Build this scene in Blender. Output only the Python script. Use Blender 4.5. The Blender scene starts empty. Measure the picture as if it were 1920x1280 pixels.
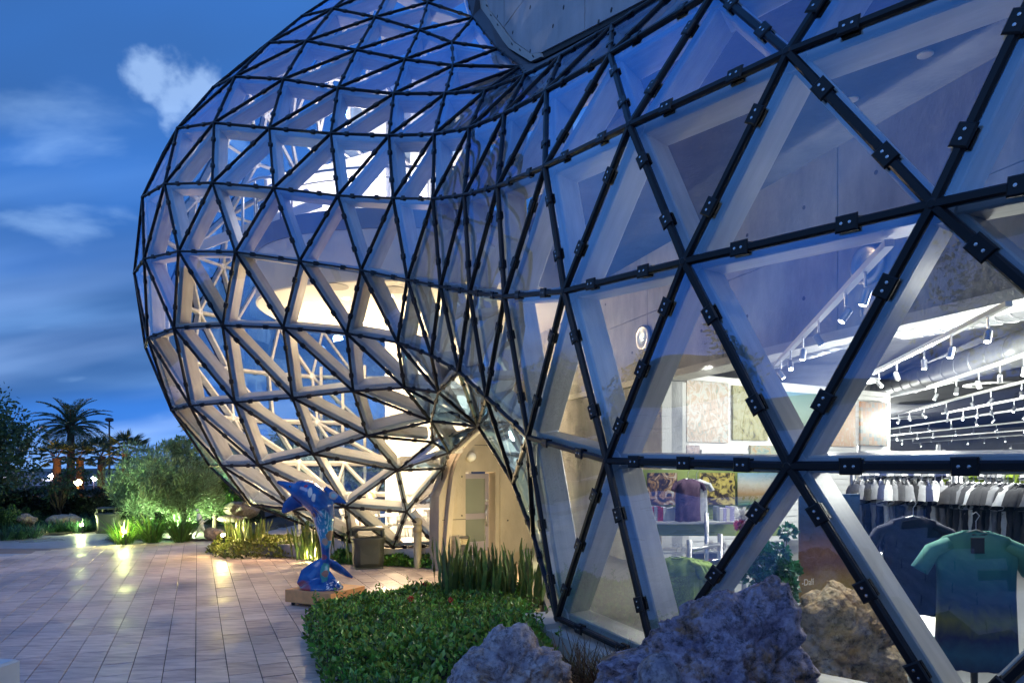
import bpy, math, random
import numpy as np
from mathutils import Vector, Matrix
R_ = math.radians
SC = bpy.context.scene
COL = SC.collection
rnd = random.Random(7)
ORD = 'first second third fourth fifth sixth seventh eighth ninth tenth eleventh twelfth thirteenth fourteenth fifteenth sixteenth seventeenth eighteenth'.split()
npr = np.random.default_rng(11)

# ------------------------------------------------------------------ camera
F, H, CX, HY = 1300.0, 2.4, 960.0, 873.0
cam_d = bpy.data.cameras.new('camera')
cam_d.sensor_width = 36.0
cam_d.lens = 36.0 * F / 1920.0
cam_d.shift_y = (HY - 640.0) / 1920.0
cam_d.clip_start = 0.05
cam_d.clip_end = 3000
cam = bpy.data.objects.new('camera', cam_d)
cam.location = (0, 0, H)
cam.rotation_euler = (R_(90), 0, 0)
COL.objects.link(cam)
SC.camera = cam

# ------------------------------------------------------------------ sky
SUN_EL, SUN_ROT = -2.0, 200.0
world = bpy.data.worlds.new('World')
SC.world = world
world.use_nodes = True
wt = world.node_tree
for n in list(wt.nodes):
    wt.nodes.remove(n)
def wn(t, **kw):
    n = wt.nodes.new(t)
    for k, v in kw.items():
        setattr(n, k, v)
    return n
def wl(a, b):
    wt.links.new(a, b)
w_out = wn('ShaderNodeOutputWorld')
w_bg = wn('ShaderNodeBackground')
w_sky = wn('ShaderNodeTexSky', sky_type='NISHITA', sun_disc=False)
w_sky.sun_elevation = R_(SUN_EL)
w_sky.sun_rotation = R_(SUN_ROT)
w_sky.air_density = 1.0
w_sky.dust_density = 0.6
w_sky.ozone_density = 2.5
w_tc = wn('ShaderNodeTexCoord')
w_sep = wn('ShaderNodeSeparateXYZ')
wl(w_tc.outputs['Generated'], w_sep.inputs[0])
def wmath(op, a, b=None, c=None):
    n = wn('ShaderNodeMath', operation=op)
    for i, v in enumerate((a, b, c)):
        if v is None:
            continue
        if isinstance(v, (int, float)):
            n.inputs[i].default_value = v
        else:
            wl(v, n.inputs[i])
    return n.outputs[0]
zc = wmath('ADD', wmath('MAXIMUM', w_sep.outputs[2], 0.0), 0.30)
w_cmb = wn('ShaderNodeCombineXYZ')
wl(wmath('DIVIDE', w_sep.outputs[0], zc), w_cmb.inputs[0])
wl(wmath('DIVIDE', w_sep.outputs[1], zc), w_cmb.inputs[1])
def cloud(rot, scale, loc, nscale, detail, lo, hi, rough=0.5):
    m = wn('ShaderNodeMapping')
    m.inputs['Rotation'].default_value = (0, 0, R_(rot))
    m.inputs['Scale'].default_value = scale
    m.inputs['Location'].default_value = loc
    wl(w_cmb.outputs[0], m.inputs[0])
    t = wn('ShaderNodeTexNoise')
    t.inputs['Scale'].default_value = nscale
    t.inputs['Detail'].default_value = detail
    t.inputs['Roughness'].default_value = rough
    t.inputs['Distortion'].default_value = 0.25
    wl(m.outputs[0], t.inputs['Vector'])
    r = wn('ShaderNodeMapRange', interpolation_type='SMOOTHSTEP')
    r.inputs[1].default_value = lo
    r.inputs[2].default_value = hi
    wl(t.outputs['Fac'], r.inputs[0])
    return r.outputs[0]
def wmix(f, a, b, blend='MIX'):
    n = wn('ShaderNodeMix', data_type='RGBA', blend_type=blend)
    if isinstance(f, (int, float)):
        n.inputs[0].default_value = f
    else:
        wl(f, n.inputs[0])
    for i, v in ((6, a), (7, b)):
        if isinstance(v, tuple):
            n.inputs[i].default_value = (*v, 1)
        else:
            wl(v, n.inputs[i])
    return n.outputs[2]
# dusk blue from the physical sky, tinted to the deep blue of the hour
sky_c = wmix(1.0, w_sky.outputs[0], (0.75, 1.0, 1.25), 'MULTIPLY')
base_c = wmix(0.88, sky_c, (0.28, 1.30, 4.4))
c1 = cloud(42, (0.55, 1.7, 1), (0.3, 0.2, 0), 1.15, 4, 0.43, 0.72, 0.45)
c2 = cloud(18, (0.45, 1.5, 1), (4.1, 2.2, 0), 1.3, 4, 0.44, 0.70, 0.45)
c3 = cloud(55, (0.9, 1.5, 1), (7.7, 1.2, 0), 2.6, 6, 0.60, 0.78)
dk = cloud(26, (0.55, 1.2, 1), (1.7, 6.3, 0), 0.95, 4, 0.36, 0.62, 0.45)
# one small pale cloud standing high left of the bulb
wv = wn('ShaderNodeVectorMath', operation='NORMALIZE'); wl(w_tc.outputs['Generated'], wv.inputs[0])
def puff(px, py, size):
    dv = Vector(((px - CX) / F, 1.0, (HY - py) / F)).normalized()
    dn = wn('ShaderNodeVectorMath', operation='DOT_PRODUCT'); wl(wv.outputs[0], dn.inputs[0]); dn.inputs[1].default_value = dv
    nz_ = wn('ShaderNodeTexNoise'); nz_.inputs['Scale'].default_value = 40; nz_.inputs['Detail'].default_value = 5; wl(wv.outputs[0], nz_.inputs['Vector'])
    rr_ = wmath('ADD', dn.outputs['Value'], wmath('MULTIPLY', wmath('SUBTRACT', nz_.outputs['Fac'], 0.5), size * size * 3.4))
    r = wn('ShaderNodeMapRange', interpolation_type='SMOOTHSTEP'); r.inputs[1].default_value = 1 - size * size * 1.5; r.inputs[2].default_value = 1 + size * size * 0.1
    wl(rr_, r.inputs[0]); return r.outputs[0]
pf = wmath('MAXIMUM', wmath('MAXIMUM', puff(338, 176, 0.026), puff(284, 146, 0.020)), puff(372, 178, 0.024))
low = wn('ShaderNodeMapRange', interpolation_type='SMOOTHSTEP')
low.inputs[1].default_value = 0.34; low.inputs[2].default_value = 0.02
wl(w_sep.outputs[2], low.inputs[0])
sk = wmix(wmath('MULTIPLY', dk, 0.95), base_c, (0.20, 0.66, 1.9))
sk = wmix(wmath('MULTIPLY', c1, 0.5), sk, (1.7, 3.4, 6.6))
sk = wmix(wmath('MULTIPLY', wmath('MULTIPLY', c2, low.outputs[0]), 0.5), sk, (2.4, 3.7, 6.4))
sk = wmix(wmath('MULTIPLY', c3, 0.26), sk, (3.0, 4.8, 7.4))
sk = wmix(wmath('MULTIPLY', pf, 0.34), sk, (4.0, 5.6, 7.8))
wl(sk, w_bg.inputs['Color'])
w_bg.inputs['Strength'].default_value = 0.070
wl(w_bg.outputs[0], w_out.inputs[0])

# faint after-sunset glow: one very soft sun from the same quarter as the sky's brightest part
sun_d = bpy.data.lights.new('sun', 'SUN')
sun_d.energy = 0.10
sun_d.angle = R_(25)
sun_d.color = (0.62, 0.72, 1.0)
sun = bpy.data.objects.new('sun', sun_d)
sun.rotation_euler = (R_(52), 0, R_(SUN_ROT + 180 - 40))
COL.objects.link(sun)

# ------------------------------------------------------------------ render look
SC.view_settings.view_transform = 'Standard'
SC.view_settings.look = 'None'
SC.view_settings.exposure = 1.55
SC.view_settings.gamma = 1.0
cy = SC.cycles
cy.use_denoising = True
cy.use_adaptive_sampling = True
cy.adaptive_threshold = 0.03
cy.max_bounces = 7
cy.diffuse_bounces = 3
cy.glossy_bounces = 4
cy.transmission_bounces = 6
cy.transparent_max_bounces = 40
cy.caustics_reflective = False
cy.caustics_refractive = False
cy.sample_clamp_indirect = 4.0
cy.sample_clamp_direct = 0.0
cy.blur_glossy = 0.5

# ------------------------------------------------------------------ helpers
def at(px, py, d):
    return Vector(((px - CX) / F * d, d, H + (HY - py) / F * d))
def gnd(px, py, z=0.0):
    return at(px, py, (H - z) * F / (py - HY))
def tag(o, label=None, cat=None, group=None, kind=None):
    for k, v in (('label', label), ('category', cat), ('group', group), ('kind', kind)):
        if v:
            o[k] = v
    return o
def empty(name, loc=(0, 0, 0), rz=0.0):
    o = bpy.data.objects.new(name, None)
    o.location = loc
    o.rotation_euler = (0, 0, rz)
    o.empty_display_size = 0.1
    COL.objects.link(o)
    return o
def thing(name, label, cat, loc=(0, 0, 0), rz=0.0, group=None):
    return tag(empty(name, loc, rz), label, cat, group)
def link(name, me, mat=None, parent=None, M=None):
    o = bpy.data.objects.new(name, me)
    COL.objects.link(o)
    if mat is not None and len(me.materials) == 0:
        me.materials.append(mat)
    if parent is not None:
        o.parent = parent
    if M is not None:
        o.matrix_local = M
    return o
def copy_tree(o, parent=None):
    c = o.copy()
    COL.objects.link(c)
    c.parent = parent
    for ch in list(o.children):
        copy_tree(ch, c)
    return c
def np_mesh(name, V, tris=None, quads=None, smooth=False):
    V = np.asarray(V, dtype=np.float32)
    me = bpy.data.meshes.new(name)
    me.vertices.add(len(V))
    me.vertices.foreach_set('co', V.ravel())
    parts, sizes = [], []
    if tris is not None and len(tris):
        t = np.asarray(tris, dtype=np.int32); parts.append(t.ravel()); sizes.append(np.full(len(t), 3, np.int32))
    if quads is not None and len(quads):
        q = np.asarray(quads, dtype=np.int32); parts.append(q.ravel()); sizes.append(np.full(len(q), 4, np.int32))
    idx = np.concatenate(parts); sz = np.concatenate(sizes)
    me.loops.add(len(idx)); me.loops.foreach_set('vertex_index', idx)
    me.polygons.add(len(sz))
    st = np.concatenate([[0], np.cumsum(sz)[:-1]]).astype(np.int32)
    me.polygons.foreach_set('loop_start', st)
    me.polygons.foreach_set('loop_total', sz)
    if smooth:
        me.polygons.foreach_set('use_smooth', np.ones(len(sz), dtype=bool))
    me.update(calc_edges=True)
    me.validate()
    return me
def frame(x, z):
    """matrix columns from an x axis and an approximate z axis"""
    x = Vector(x).normalized(); z = Vector(z)
    y = z.cross(x)
    if y.length < 1e-6:
        y = Vector((0, 1, 0)).cross(x)
    y.normalize(); z = x.cross(y)
    return Matrix((x, y, z)).transposed()
class MB:
    """collects shapes, links them as ONE mesh object"""
    def __init__(s):
        s.v, s.f = [], []
    def add(s, vs, fs):
        n = len(s.v); s.v += [tuple(v) for v in vs]; s.f += [tuple(i + n for i in f) for f in fs]; return s
    def box(s, x0, x1, y0, y1, z0, z1, M=None, bev=0.0):
        if bev > 0:
            b = bev
            vs = []
            for z, i in ((z0, b), (z0 + b, 0), (z1 - b, 0), (z1, b)):
                vs += [(x0 + i + 0 * b, y0 + i, z), (x1 - i, y0 + i, z), (x1 - i, y1 - i, z), (x0 + i, y1 - i, z)]
            fs = [(3, 2, 1, 0), (12, 13, 14, 15)]
            for k in range(3):
                for j in range(4):
                    a, c = 4 * k + j, 4 * k + (j + 1) % 4
                    fs.append((a, c, c + 4, a + 4))
        else:
            vs = [(x, y, z) for z in (z0, z1) for x, y in ((x0, y0), (x1, y0), (x1, y1), (x0, y1))]
            fs = [(3, 2, 1, 0), (4, 5, 6, 7)] + [(j, (j + 1) % 4, 4 + (j + 1) % 4, 4 + j) for j in range(4)]
        if M is not None:
            vs = [M @ Vector(v) for v in vs]
        return s.add(vs, fs)
    def prism(s, poly, z0, z1, M=None):
        n = len(poly)
        vs = [(x, y, z0) for x, y in poly] + [(x, y, z1) for x, y in poly]
        if M is not None:
            vs = [M @ Vector(v) for v in vs]
        return s.add(vs, [tuple(range(n - 1, -1, -1)), tuple(range(n, 2 * n))] + [(j, (j + 1) % n, n + (j + 1) % n, n + j) for j in range(n)])
    def tube(s, pts, rad, n=8, cap=True, flat=1.0):
        pts = [Vector(p) for p in pts]
        if isinstance(rad, (int, float)):
            rad = [rad] * len(pts)
        vs, fs = [], []
        up = Vector((0.13, 0.21, 1)).normalized()
        for i, p in enumerate(pts):
            d = (pts[min(i + 1, len(pts) - 1)] - pts[max(i - 1, 0)]).normalized()
            x = d.cross(up)
            if x.length < 1e-3:
                x = d.cross(Vector((1, 0, 0)))
            x.normalize(); y = x.cross(d)
            for k in range(n):
                a = 2 * math.pi * k / n
                vs.append(p + (x * math.cos(a) + y * math.sin(a) * flat) * rad[i])
        for i in range(len(pts) - 1):
            for k in range(n):
                a, b = i * n + k, i * n + (k + 1) % n
                fs.append((a, b, b + n, a + n))
        if cap:
            fs.append(tuple(range(n - 1, -1, -1))); fs.append(tuple(range((len(pts) - 1) * n, len(pts) * n)))
        return s.add(vs, fs)
    def lathe(s, prof, n=16, M=None, sx=1.0, sy=1.0, power=1.0):
        vs, fs = [], []
        for r, z in prof:
            for k in range(n):
                a = 2 * math.pi * k / n
                c, q = math.cos(a), math.sin(a)
                if power != 1.0:
                    c = math.copysign(abs(c) ** power, c); q = math.copysign(abs(q) ** power, q)
                vs.append((r * c * sx, r * q * sy, z))
        for i in range(len(prof) - 1):
            for k in range(n):
                a, b = i * n + k, i * n + (k + 1) % n
                fs.append((a, b, b + n, a + n))
        fs.append(tuple(range(n - 1, -1, -1))); fs.append(tuple(range((len(prof) - 1) * n, len(prof) * n)))
        if M is not None:
            vs = [M @ Vector(v) for v in vs]
        return s.add(vs, fs)
    def mesh(s, name, smooth=False):
        me = bpy.data.meshes.new(name)
        me.from_pydata(s.v, [], s.f)
        if smooth:
            me.polygons.foreach_set('use_smooth', [True] * len(me.polygons))
        me.update()
        return me
    def build(s, name, mat, parent=None, smooth=False):
        return link(name, s.mesh(name, smooth), mat, parent)

# ------------------------------------------------------------------ materials
def mat(name, col, rough=0.6, metal=0.0, spec=0.5, var=0.0, vscale=6.0, bump=0.0, bscale=40.0, col2=None, island=0.0,
        coat=0.0, detail=5.0, emit=None, estr=0.0, subsurf=0.0, stretch=None, trans=0.0, rvar=0.0, lo=0.35, hi=0.65):
    m = bpy.data.materials.new(name)
    m.use_nodes = True
    nt = m.node_tree
    b = nt.nodes['Principled BSDF']
    b.inputs['Base Color'].default_value = (*col, 1)
    b.inputs['Roughness'].default_value = rough
    b.inputs['Metallic'].default_value = metal
    b.inputs['Specular IOR Level'].default_value = spec
    b.inputs['Coat Weight'].default_value = coat
    b.inputs['Coat Roughness'].default_value = 0.08
    if trans:
        b.inputs['Transmission Weight'].default_value = trans
    def N(t, **k):
        n = nt.nodes.new(t)
        for a, v in k.items():
            setattr(n, a, v)
        return n
    L = nt.links.new
    vec = None
    if var or bump or col2:
        tc = N('ShaderNodeTexCoord')
        vec = tc.outputs['Object']
        if stretch:
            mp = N('ShaderNodeMapping'); mp.inputs['Scale'].default_value = stretch
            L(vec, mp.inputs[0]); vec = mp.outputs[0]
    colout = None
    if var or col2:
        t = N('ShaderNodeTexNoise'); t.inputs['Scale'].default_value = vscale; t.inputs['Detail'].default_value = detail
        t.inputs['Roughness'].default_value = 0.62
        L(vec, t.inputs['Vector'])
        r = N('ShaderNodeMapRange'); r.inputs[1].default_value = lo; r.inputs[2].default_value = hi
        L(t.outputs['Fac'], r.inputs[0])
        mx = N('ShaderNodeMix', data_type='RGBA')
        L(r.outputs[0], mx.inputs[0])
        c2 = col2 if col2 else tuple(c * (1 - var) for c in col)
        mx.inputs[6].default_value = (*col, 1); mx.inputs[7].default_value = (*c2, 1)
        colout = mx.outputs[2]
        if rvar:
            rr = N('ShaderNodeMapRange'); rr.inputs[3].default_value = rough - rvar; rr.inputs[4].default_value = rough + rvar
            L(r.outputs[0], rr.inputs[0]); L(rr.outputs[0], b.inputs['Roughness'])
    if island:
        g = N('ShaderNodeNewGeometry')
        hs = N('ShaderNodeHueSaturation')
        mr = N('ShaderNodeMapRange'); mr.inputs[3].default_value = 1 - island; mr.inputs[4].default_value = 1 + island
        L(g.outputs['Random Per Island'], mr.inputs[0]); L(mr.outputs[0], hs.inputs['Value'])
        mh = N('ShaderNodeMapRange'); mh.inputs[3].default_value = 0.5 - island * 0.05; mh.inputs[4].default_value = 0.5 + island * 0.05
        L(g.outputs['Random Per Island'], mh.inputs[0]); L(mh.outputs[0], hs.inputs['Hue'])
        if colout:
            L(colout, hs.inputs['Color'])
        else:
            hs.inputs['Color'].default_value = (*col, 1)
        colout = hs.outputs['Color']
    if colout:
        L(colout, b.inputs['Base Color'])
    if bump:
        t = N('ShaderNodeTexNoise'); t.inputs['Scale'].default_value = bscale; t.inputs['Detail'].default_value = 6
        L(vec, t.inputs['Vector'])
        bp = N('ShaderNodeBump'); bp.inputs['Strength'].default_value = bump; bp.inputs['Distance'].default_value = 0.03
        L(t.outputs['Fac'], bp.inputs['Height']); L(bp.outputs[0], b.inputs['Normal'])
    if emit:
        b.inputs['Emission Color'].default_value = (*emit, 1)
        b.inputs['Emission Strength'].default_value = estr
    return m
def leafmat(name, col, island=0.35, rough=0.42, transl=0.35, col2=None, vscale=1.5):
    """thin leaf: principled front plus some light let through"""
    m = mat(name, col, rough, island=island, col2=col2, vscale=vscale)
    nt = m.node_tree
    b = nt.nodes['Principled BSDF']; out = nt.nodes['Material Output']
    tr = nt.nodes.new('ShaderNodeBsdfTranslucent')
    src = b.inputs['Base Color'].links[0].from_socket if b.inputs['Base Color'].links else None
    if src:
        nt.links.new(src, tr.inputs[0])
    else:
        tr.inputs[0].default_value = (*col, 1)
    mx = nt.nodes.new('ShaderNodeMixShader'); mx.inputs[0].default_value = transl
    nt.links.new(b.outputs[0], mx.inputs[1]); nt.links.new(tr.outputs[0], mx.inputs[2])
    nt.links.new(mx.outputs[0], out.inputs[0])
    return m
def emis(name, col, s):
    m = bpy.data.materials.new(name); m.use_nodes = True
    nt = m.node_tree; nt.nodes.remove(nt.nodes['Principled BSDF'])
    e = nt.nodes.new('ShaderNodeEmission'); e.inputs[0].default_value = (*col, 1); e.inputs[1].default_value = s
    nt.links.new(e.outputs[0], nt.nodes['Material Output'].inputs[0])
    return m
def glassmat(name, tint, f0=0.06, wave=0.02, wscale=1.2, rough=0.0, vary=0.0):
    """flat architectural pane: tinted see-through plus mirror reflection that grows at grazing angles"""
    m = bpy.data.materials.new(name); m.use_nodes = True
    nt = m.node_tree; nt.nodes.remove(nt.nodes['Principled BSDF'])
    N = nt.nodes.new; L = nt.links.new
    tr = N('ShaderNodeBsdfTransparent'); tr.inputs[0].default_value = (*tint, 1)
    gl = N('ShaderNodeBsdfGlossy'); gl.inputs['Roughness'].default_value = rough
    gl.inputs['Color'].default_value = (0.34, 0.62, 1.0, 1)
    lw = N('ShaderNodeLayerWeight'); lw.inputs['Blend'].default_value = 0.5
    pw = N('ShaderNodeMath'); pw.operation = 'POWER'; pw.inputs[1].default_value = 3.6
    L(lw.outputs['Facing'], pw.inputs[0])
    mr = N('ShaderNodeMapRange'); mr.inputs[3].default_value = f0; mr.inputs[4].default_value = 0.95
    L(pw.outputs[0], mr.inputs[0])
    if vary:
        oi = N('ShaderNodeObjectInfo'); vr = N('ShaderNodeMapRange'); vr.inputs[3].default_value = f0 * (1 - vary); vr.inputs[4].default_value = f0 * (1 + vary)
        L(oi.outputs['Random'], vr.inputs[0]); L(vr.outputs[0], mr.inputs[3])
    if wave:
        tc = N('ShaderNodeTexCoord'); t = N('ShaderNodeTexNoise'); t.inputs['Scale'].default_value = wscale
        t.inputs['Detail'].default_value = 1.0
        L(tc.outputs['Object'], t.inputs['Vector'])
        bp = N('ShaderNodeBump'); bp.inputs['Strength'].default_value = 1.0; bp.inputs['Distance'].default_value = wave
        L(t.outputs['Fac'], bp.inputs['Height']); L(bp.outputs[0], gl.inputs['Normal'])
    mx = N('ShaderNodeMixShader')
    L(mr.outputs[0], mx.inputs[0]); L(tr.outputs[0], mx.inputs[1]); L(gl.outputs[0], mx.inputs[2])
    L(mx.outputs[0], nt.nodes['Material Output'].inputs[0])
    return m
M_ = {}
M_['glass'] = glassmat('pane_glass', (0.86, 0.94, 0.98), 0.21, 0.008, 0.9, vary=0.5)
M_['glass_clear'] = glassmat('clear_glass', (0.93, 0.97, 0.98), 0.05, 0.0)
M_['mullion'] = mat('black_rubber_metal', (0.008, 0.008, 0.011), 0.42, spec=0.35, bump=0.02, bscale=60)
M_['bolt'] = mat('steel_bolt', (0.6, 0.6, 0.62), 0.25, metal=1.0)
M_['beam'] = mat('white_painted_steel', (0.66, 0.63, 0.58), 0.36, var=0.22, vscale=2.2, stretch=(1, 6, 6), bump=0.03, bscale=18)
M_['hub'] = mat('white_cast_node', (0.80, 0.79, 0.76), 0.35)
def concrete(name, col, dark=0.35):
    m = mat(name, col, 0.75, var=dark, vscale=1.6, bump=0.25, bscale=28, detail=9, stretch=(1, 1, 0.45), lo=0.3, hi=0.75)
    return m
M_['concrete'] = concrete('cast_concrete', (0.42, 0.42, 0.41), 0.6)
M_['concrete_out'] = concrete('outer_concrete', (0.52, 0.52, 0.54))
M_['concrete_lt'] = concrete('light_concrete', (0.56, 0.55, 0.52), 0.25)
M_['white'] = mat('white_plaster', (0.82, 0.81, 0.78), 0.6, var=0.07, vscale=1.2)
M_['joint'] = mat('dark_joint', (0.05, 0.05, 0.05), 0.8)
M_['steel'] = mat('brushed_steel', (0.55, 0.55, 0.57), 0.3, metal=1.0, bump=0.03, bscale=90)
M_['dark'] = mat('dark_metal', (0.03, 0.03, 0.035), 0.4)
M_['lampglow'] = emis('lamp_glow', (1.0, 0.93, 0.80), 22.0)
M_['coolglow'] = emis('track_lamp_glow', (1.0, 0.97, 0.9), 18.0)
def lamp(name, kind, loc, energy, col=(1, 0.86, 0.66), size=0.1, parent=None, spot=60, aim=None, blend=0.5):
    d = bpy.data.lights.new(name, kind); d.energy = energy; d.color = col
    if kind == 'AREA':
        d.size = size
    else:
        d.shadow_soft_size = size
    if kind == 'SPOT':
        d.spot_size = R_(spot); d.spot_blend = blend
    o = bpy.data.objects.new(name, d); o.location = loc
    if aim is not None:
        v = Vector(aim) - Vector(loc)
        o.rotation_euler = v.to_track_quat('-Z', 'Y').to_euler()
    COL.objects.link(o)
    if parent is not None:
        o.parent = parent
    return o
# ================================================================== the glass atrium
NODES = {
 'w': {4: (-2.87, 16.71, 14.03), 5: (-1.97, 16.22, 13.23), 6: (-0.88, 15.7, 12.54)},
 'x': {2: (-5.22, 17.23, 13.56), 3: (-4.22, 16.38, 13.19), 4: (-3.12, 15.84, 12.64), 5: (-2.05, 15.35, 12.04), 6: (-1.28, 14.75, 11.4), 7: (-0.3, 14.13, 10.89)},
 'y': {2: (-5.68, 16.24, 12.3), 3: (-4.59, 15.49, 11.88), 4: (-3.36, 14.97, 11.37), 5: (-2.22, 14.38, 10.82), 6: (-1.16, 13.68, 10.29), 7: (0.16, 12.98, 9.86)},
 'z': {1: (-6.99, 16.22, 11.24), 2: (-6.09, 15.25, 10.95), 3: (-4.83, 14.65, 10.56), 4: (-3.55, 14.14, 10.1), 5: (-2.31, 13.54, 9.66), 6: (-1.23, 12.79, 9.26), 7: (-0.45, 11.88, 8.82), 8: (0.21, 10.76, 8.46), 9: (0.68, 9.61, 8.07), 10: (1.22, 8.45, 7.75), 11: (1.85, 7.27, 7.51), 12: (2.7, 6.1, 7.3)},
 'a': {1: (-7.36, 15.26, 9.82), 2: (-6.21, 14.45, 9.54), 3: (-4.88, 13.94, 9.18), 4: (-3.51, 13.43, 8.83), 5: (-2.27, 12.78, 8.48), 6: (-1.33, 11.89, 8.08), 7: (-0.66, 10.81, 7.66), 8: (-0.1, 9.62, 7.28), 9: (0.42, 8.39, 6.93), 10: (1.02, 7.19, 6.66), 11: (1.76, 6.02, 6.52), 12: (2.65, 4.75, 6.4)},
 'b': {0: (-8.25, 15.48, 8.39), 1: (-7.27, 14.51, 8.29), 2: (-6.0, 13.88, 8.06), 3: (-4.62, 13.44, 7.78), 4: (-3.26, 12.97, 7.45), 5: (-2.1, 12.24, 7.12), 6: (-1.28, 11.23, 6.72), 7: (-0.69, 10.07, 6.33), 8: (-0.18, 8.82, 5.95), 9: (0.36, 7.52, 5.64), 10: (1.06, 6.22, 5.45), 11: (1.98, 4.97, 5.36), 12: (3.02, 3.85, 5.28)},
 'c': {-1: (-8.71, 15.99, 6.84), 0: (-7.9, 14.89, 6.84), 1: (-6.78, 14.1, 6.76), 2: (-5.44, 13.63, 6.6), 3: (-4.07, 13.28, 6.32), 4: (-2.78, 12.77, 6.0), 5: (-1.8, 11.93, 5.6), 6: (-1.12, 10.87, 5.21), 7: (-0.59, 9.7, 4.83), 8: (-0.09, 8.41, 4.45), 9: (0.53, 7.0, 4.16), 10: (1.39, 5.58, 4.04), 11: (2.55, 4.2, 3.98), 12: (3.5, 2.8, 3.83)},
 'd': {-1: (-8.16, 15.53, 5.27), 0: (-7.13, 14.62, 5.3), 1: (-5.88, 14.08, 5.25), 2: (-4.54, 13.75, 5.14), 3: (-3.19, 13.37, 4.95), 4: (-2.09, 12.66, 4.65), 5: (-1.36, 11.69, 4.26), 6: (-0.83, 10.86, 3.87), 7: (-0.36, 9.71, 3.36), 8: (0.19, 8.2, 2.74), 9: (0.9, 6.58, 2.45), 10: (2.0, 5.01, 2.4), 11: (3.47, 3.34, 2.4)},
 'e': {-2: (-7.99, 16.27, 3.71), -1: (-7.11, 15.32, 3.73), 0: (-5.9, 14.75, 3.75), 1: (-4.56, 14.4, 3.81), 2: (-3.21, 14.01, 3.91), 3: (-2.08, 13.41, 3.91), 4: (-1.33, 12.52, 3.73), 8: (0.5, 7.68, 0.72), 9: (1.26, 6.09, 0.66), 10: (2.83, 4.43, 0.71), 11: (3.75, 2.9, 0.6)},
 'f': {-2: (-6.77, 16.15, 2.4), -1: (-5.66, 15.5, 2.41), 0: (-4.36, 15.19, 2.66), 1: (-3.09, 14.8, 3.04), 2: (-1.65, 14.13, 3.31), 3: (-0.64, 13.17, 3.15)},
 'g': {-3: (-6.4, 16.98, 1.46), -2: (-5.19, 16.36, 1.37), -1: (-3.85, 15.99, 1.45), 0: (-2.6, 15.73, 2.3), 1: (-1.77, 15.42, 2.93), 2: (-1.33, 14.69, 2.68)},
 'h': {0: (-2.48, 16.27, 1.32), 1: (-1.6, 16.09, 2.34)},
 'k': {-2: (-5.2, 17.56, 0.89), -1: (-4.02, 17.13, 0.53), 0: (-2.88, 16.81, 0.43), 1: (-1.82, 16.42, 0.52)},
 'p': {1: (0.02, 10.53, 2.14), 2: (0.28, 9.07, 1.48)},
}
LO = {r: min(v) for r, v in NODES.items()}
P3 = {}
for r_, d_ in NODES.items():
    for k_, v_ in d_.items():
        P3[(r_, k_)] = Vector(v_)
ORDER = 'wxyzabcdefg'
FRONT = set(P3)
# the far side of the bulb: each ring carried on round a circle from its left-most front node
BC = Vector((-4.5, 18.6, 0))
CMAX = 9
P3[('v', 5)] = Vector((-1.83, 16.9, 14.45)); P3[('v', 6)] = Vector((-1.15, 16.4, 13.8)); P3[('u', 0)] = Vector((-3.2, 18.2, 15.7))
FRONT |= {('v', 5), ('v', 6), ('u', 0)}
for r_ in ORDER[1:]:
    s = P3[(r_, LO[r_])]
    v = Vector((s.x - BC.x, s.y - BC.y)); rad = max(v.length, 1.2); th = math.atan2(v.y, v.x)
    step = 1.45 / max(rad, 3.0)
    if r_ in 'wxy':
        step = 0.36
    for j in range(1, CMAX + 1):
        t = th - step * j
        # the far side bellies out a little less than the front
        P3[(r_, LO[r_] - j)] = Vector((BC.x + rad * math.cos(t) * 1.0, BC.y + rad * math.sin(t) * 0.95, s.z))
TRIS = []
def tri(*n):
    if all(q in P3 for q in n):
        TRIS.append(n)
for r_, s_ in zip(ORDER, ORDER[1:]):
    for k_ in range(-13, 14):
        tri((r_, k_), (s_, k_ - 1), (s_, k_)); tri((r_, k_), (s_, k_), (r_, k_ + 1))
d, e, f, g, h, k, p = 'defghkp'
for t in [((d, 6), (e, 4), (f, 3)), ((d, 6), (f, 3), (d, 7)), ((d, 7), (f, 3), (p, 1)), ((d, 7), (p, 1), (d, 8)), ((d, 8), (p, 1), (p, 2)),
          ((d, 8), (p, 2), (e, 8)), ((e, 4), (f, 2), (f, 3)), ((g, 1), (f, 3), (g, 2)), ((g, 0), (g, 1), (g, 2)), ((g, 0), (g, 2), (h, 1)),
          ((g, 0), (h, 1), (h, 0)), ((g, -1), (g, 0), (h, 0)), ((h, 0), (h, 1), (k, 1)), ((h, 0), (k, 0), (k, 1)), ((g, -1), (h, 0), (k, 0)),
          ((g, -1), (k, -1), (k, 0)), ((g, -2), (g, -1), (k, -1)), ((g, -2), (k, -2), (k, -1)), ((g, -3), (g, -2), (k, -2))]:
    tri(*t)
tri(('w', 6), ('x', 6), ('x', 7)); tri(('y', 7), ('z', 7), ('z', 8)); tri(('v', 6), ('w', 5), ('w', 6)); tri(('v', 5), ('v', 6), ('w', 5)); tri(('v', 5), ('w', 4), ('w', 5)); tri(('u', 0), ('v', 5), ('w', 4)); tri(('u', 0), ('w', 4), ('x', 3))
for j in range(-7, 3):
    tri(('u', 0), ('x', j), ('x', j + 1))
seen_ = {}
for t in TRIS:
    seen_.setdefault(frozenset(t), t)
TRIS = [t for fs, t in seen_.items() if len(fs) == 3]
CAMP = Vector((0, 0, H))
INSIDE = Vector((-4.5, 18.4, 7.0))
EDGES, NNRM = {}, {}
def is_back(t):
    return any(n not in FRONT for n in t)
tri_info = []
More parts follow.
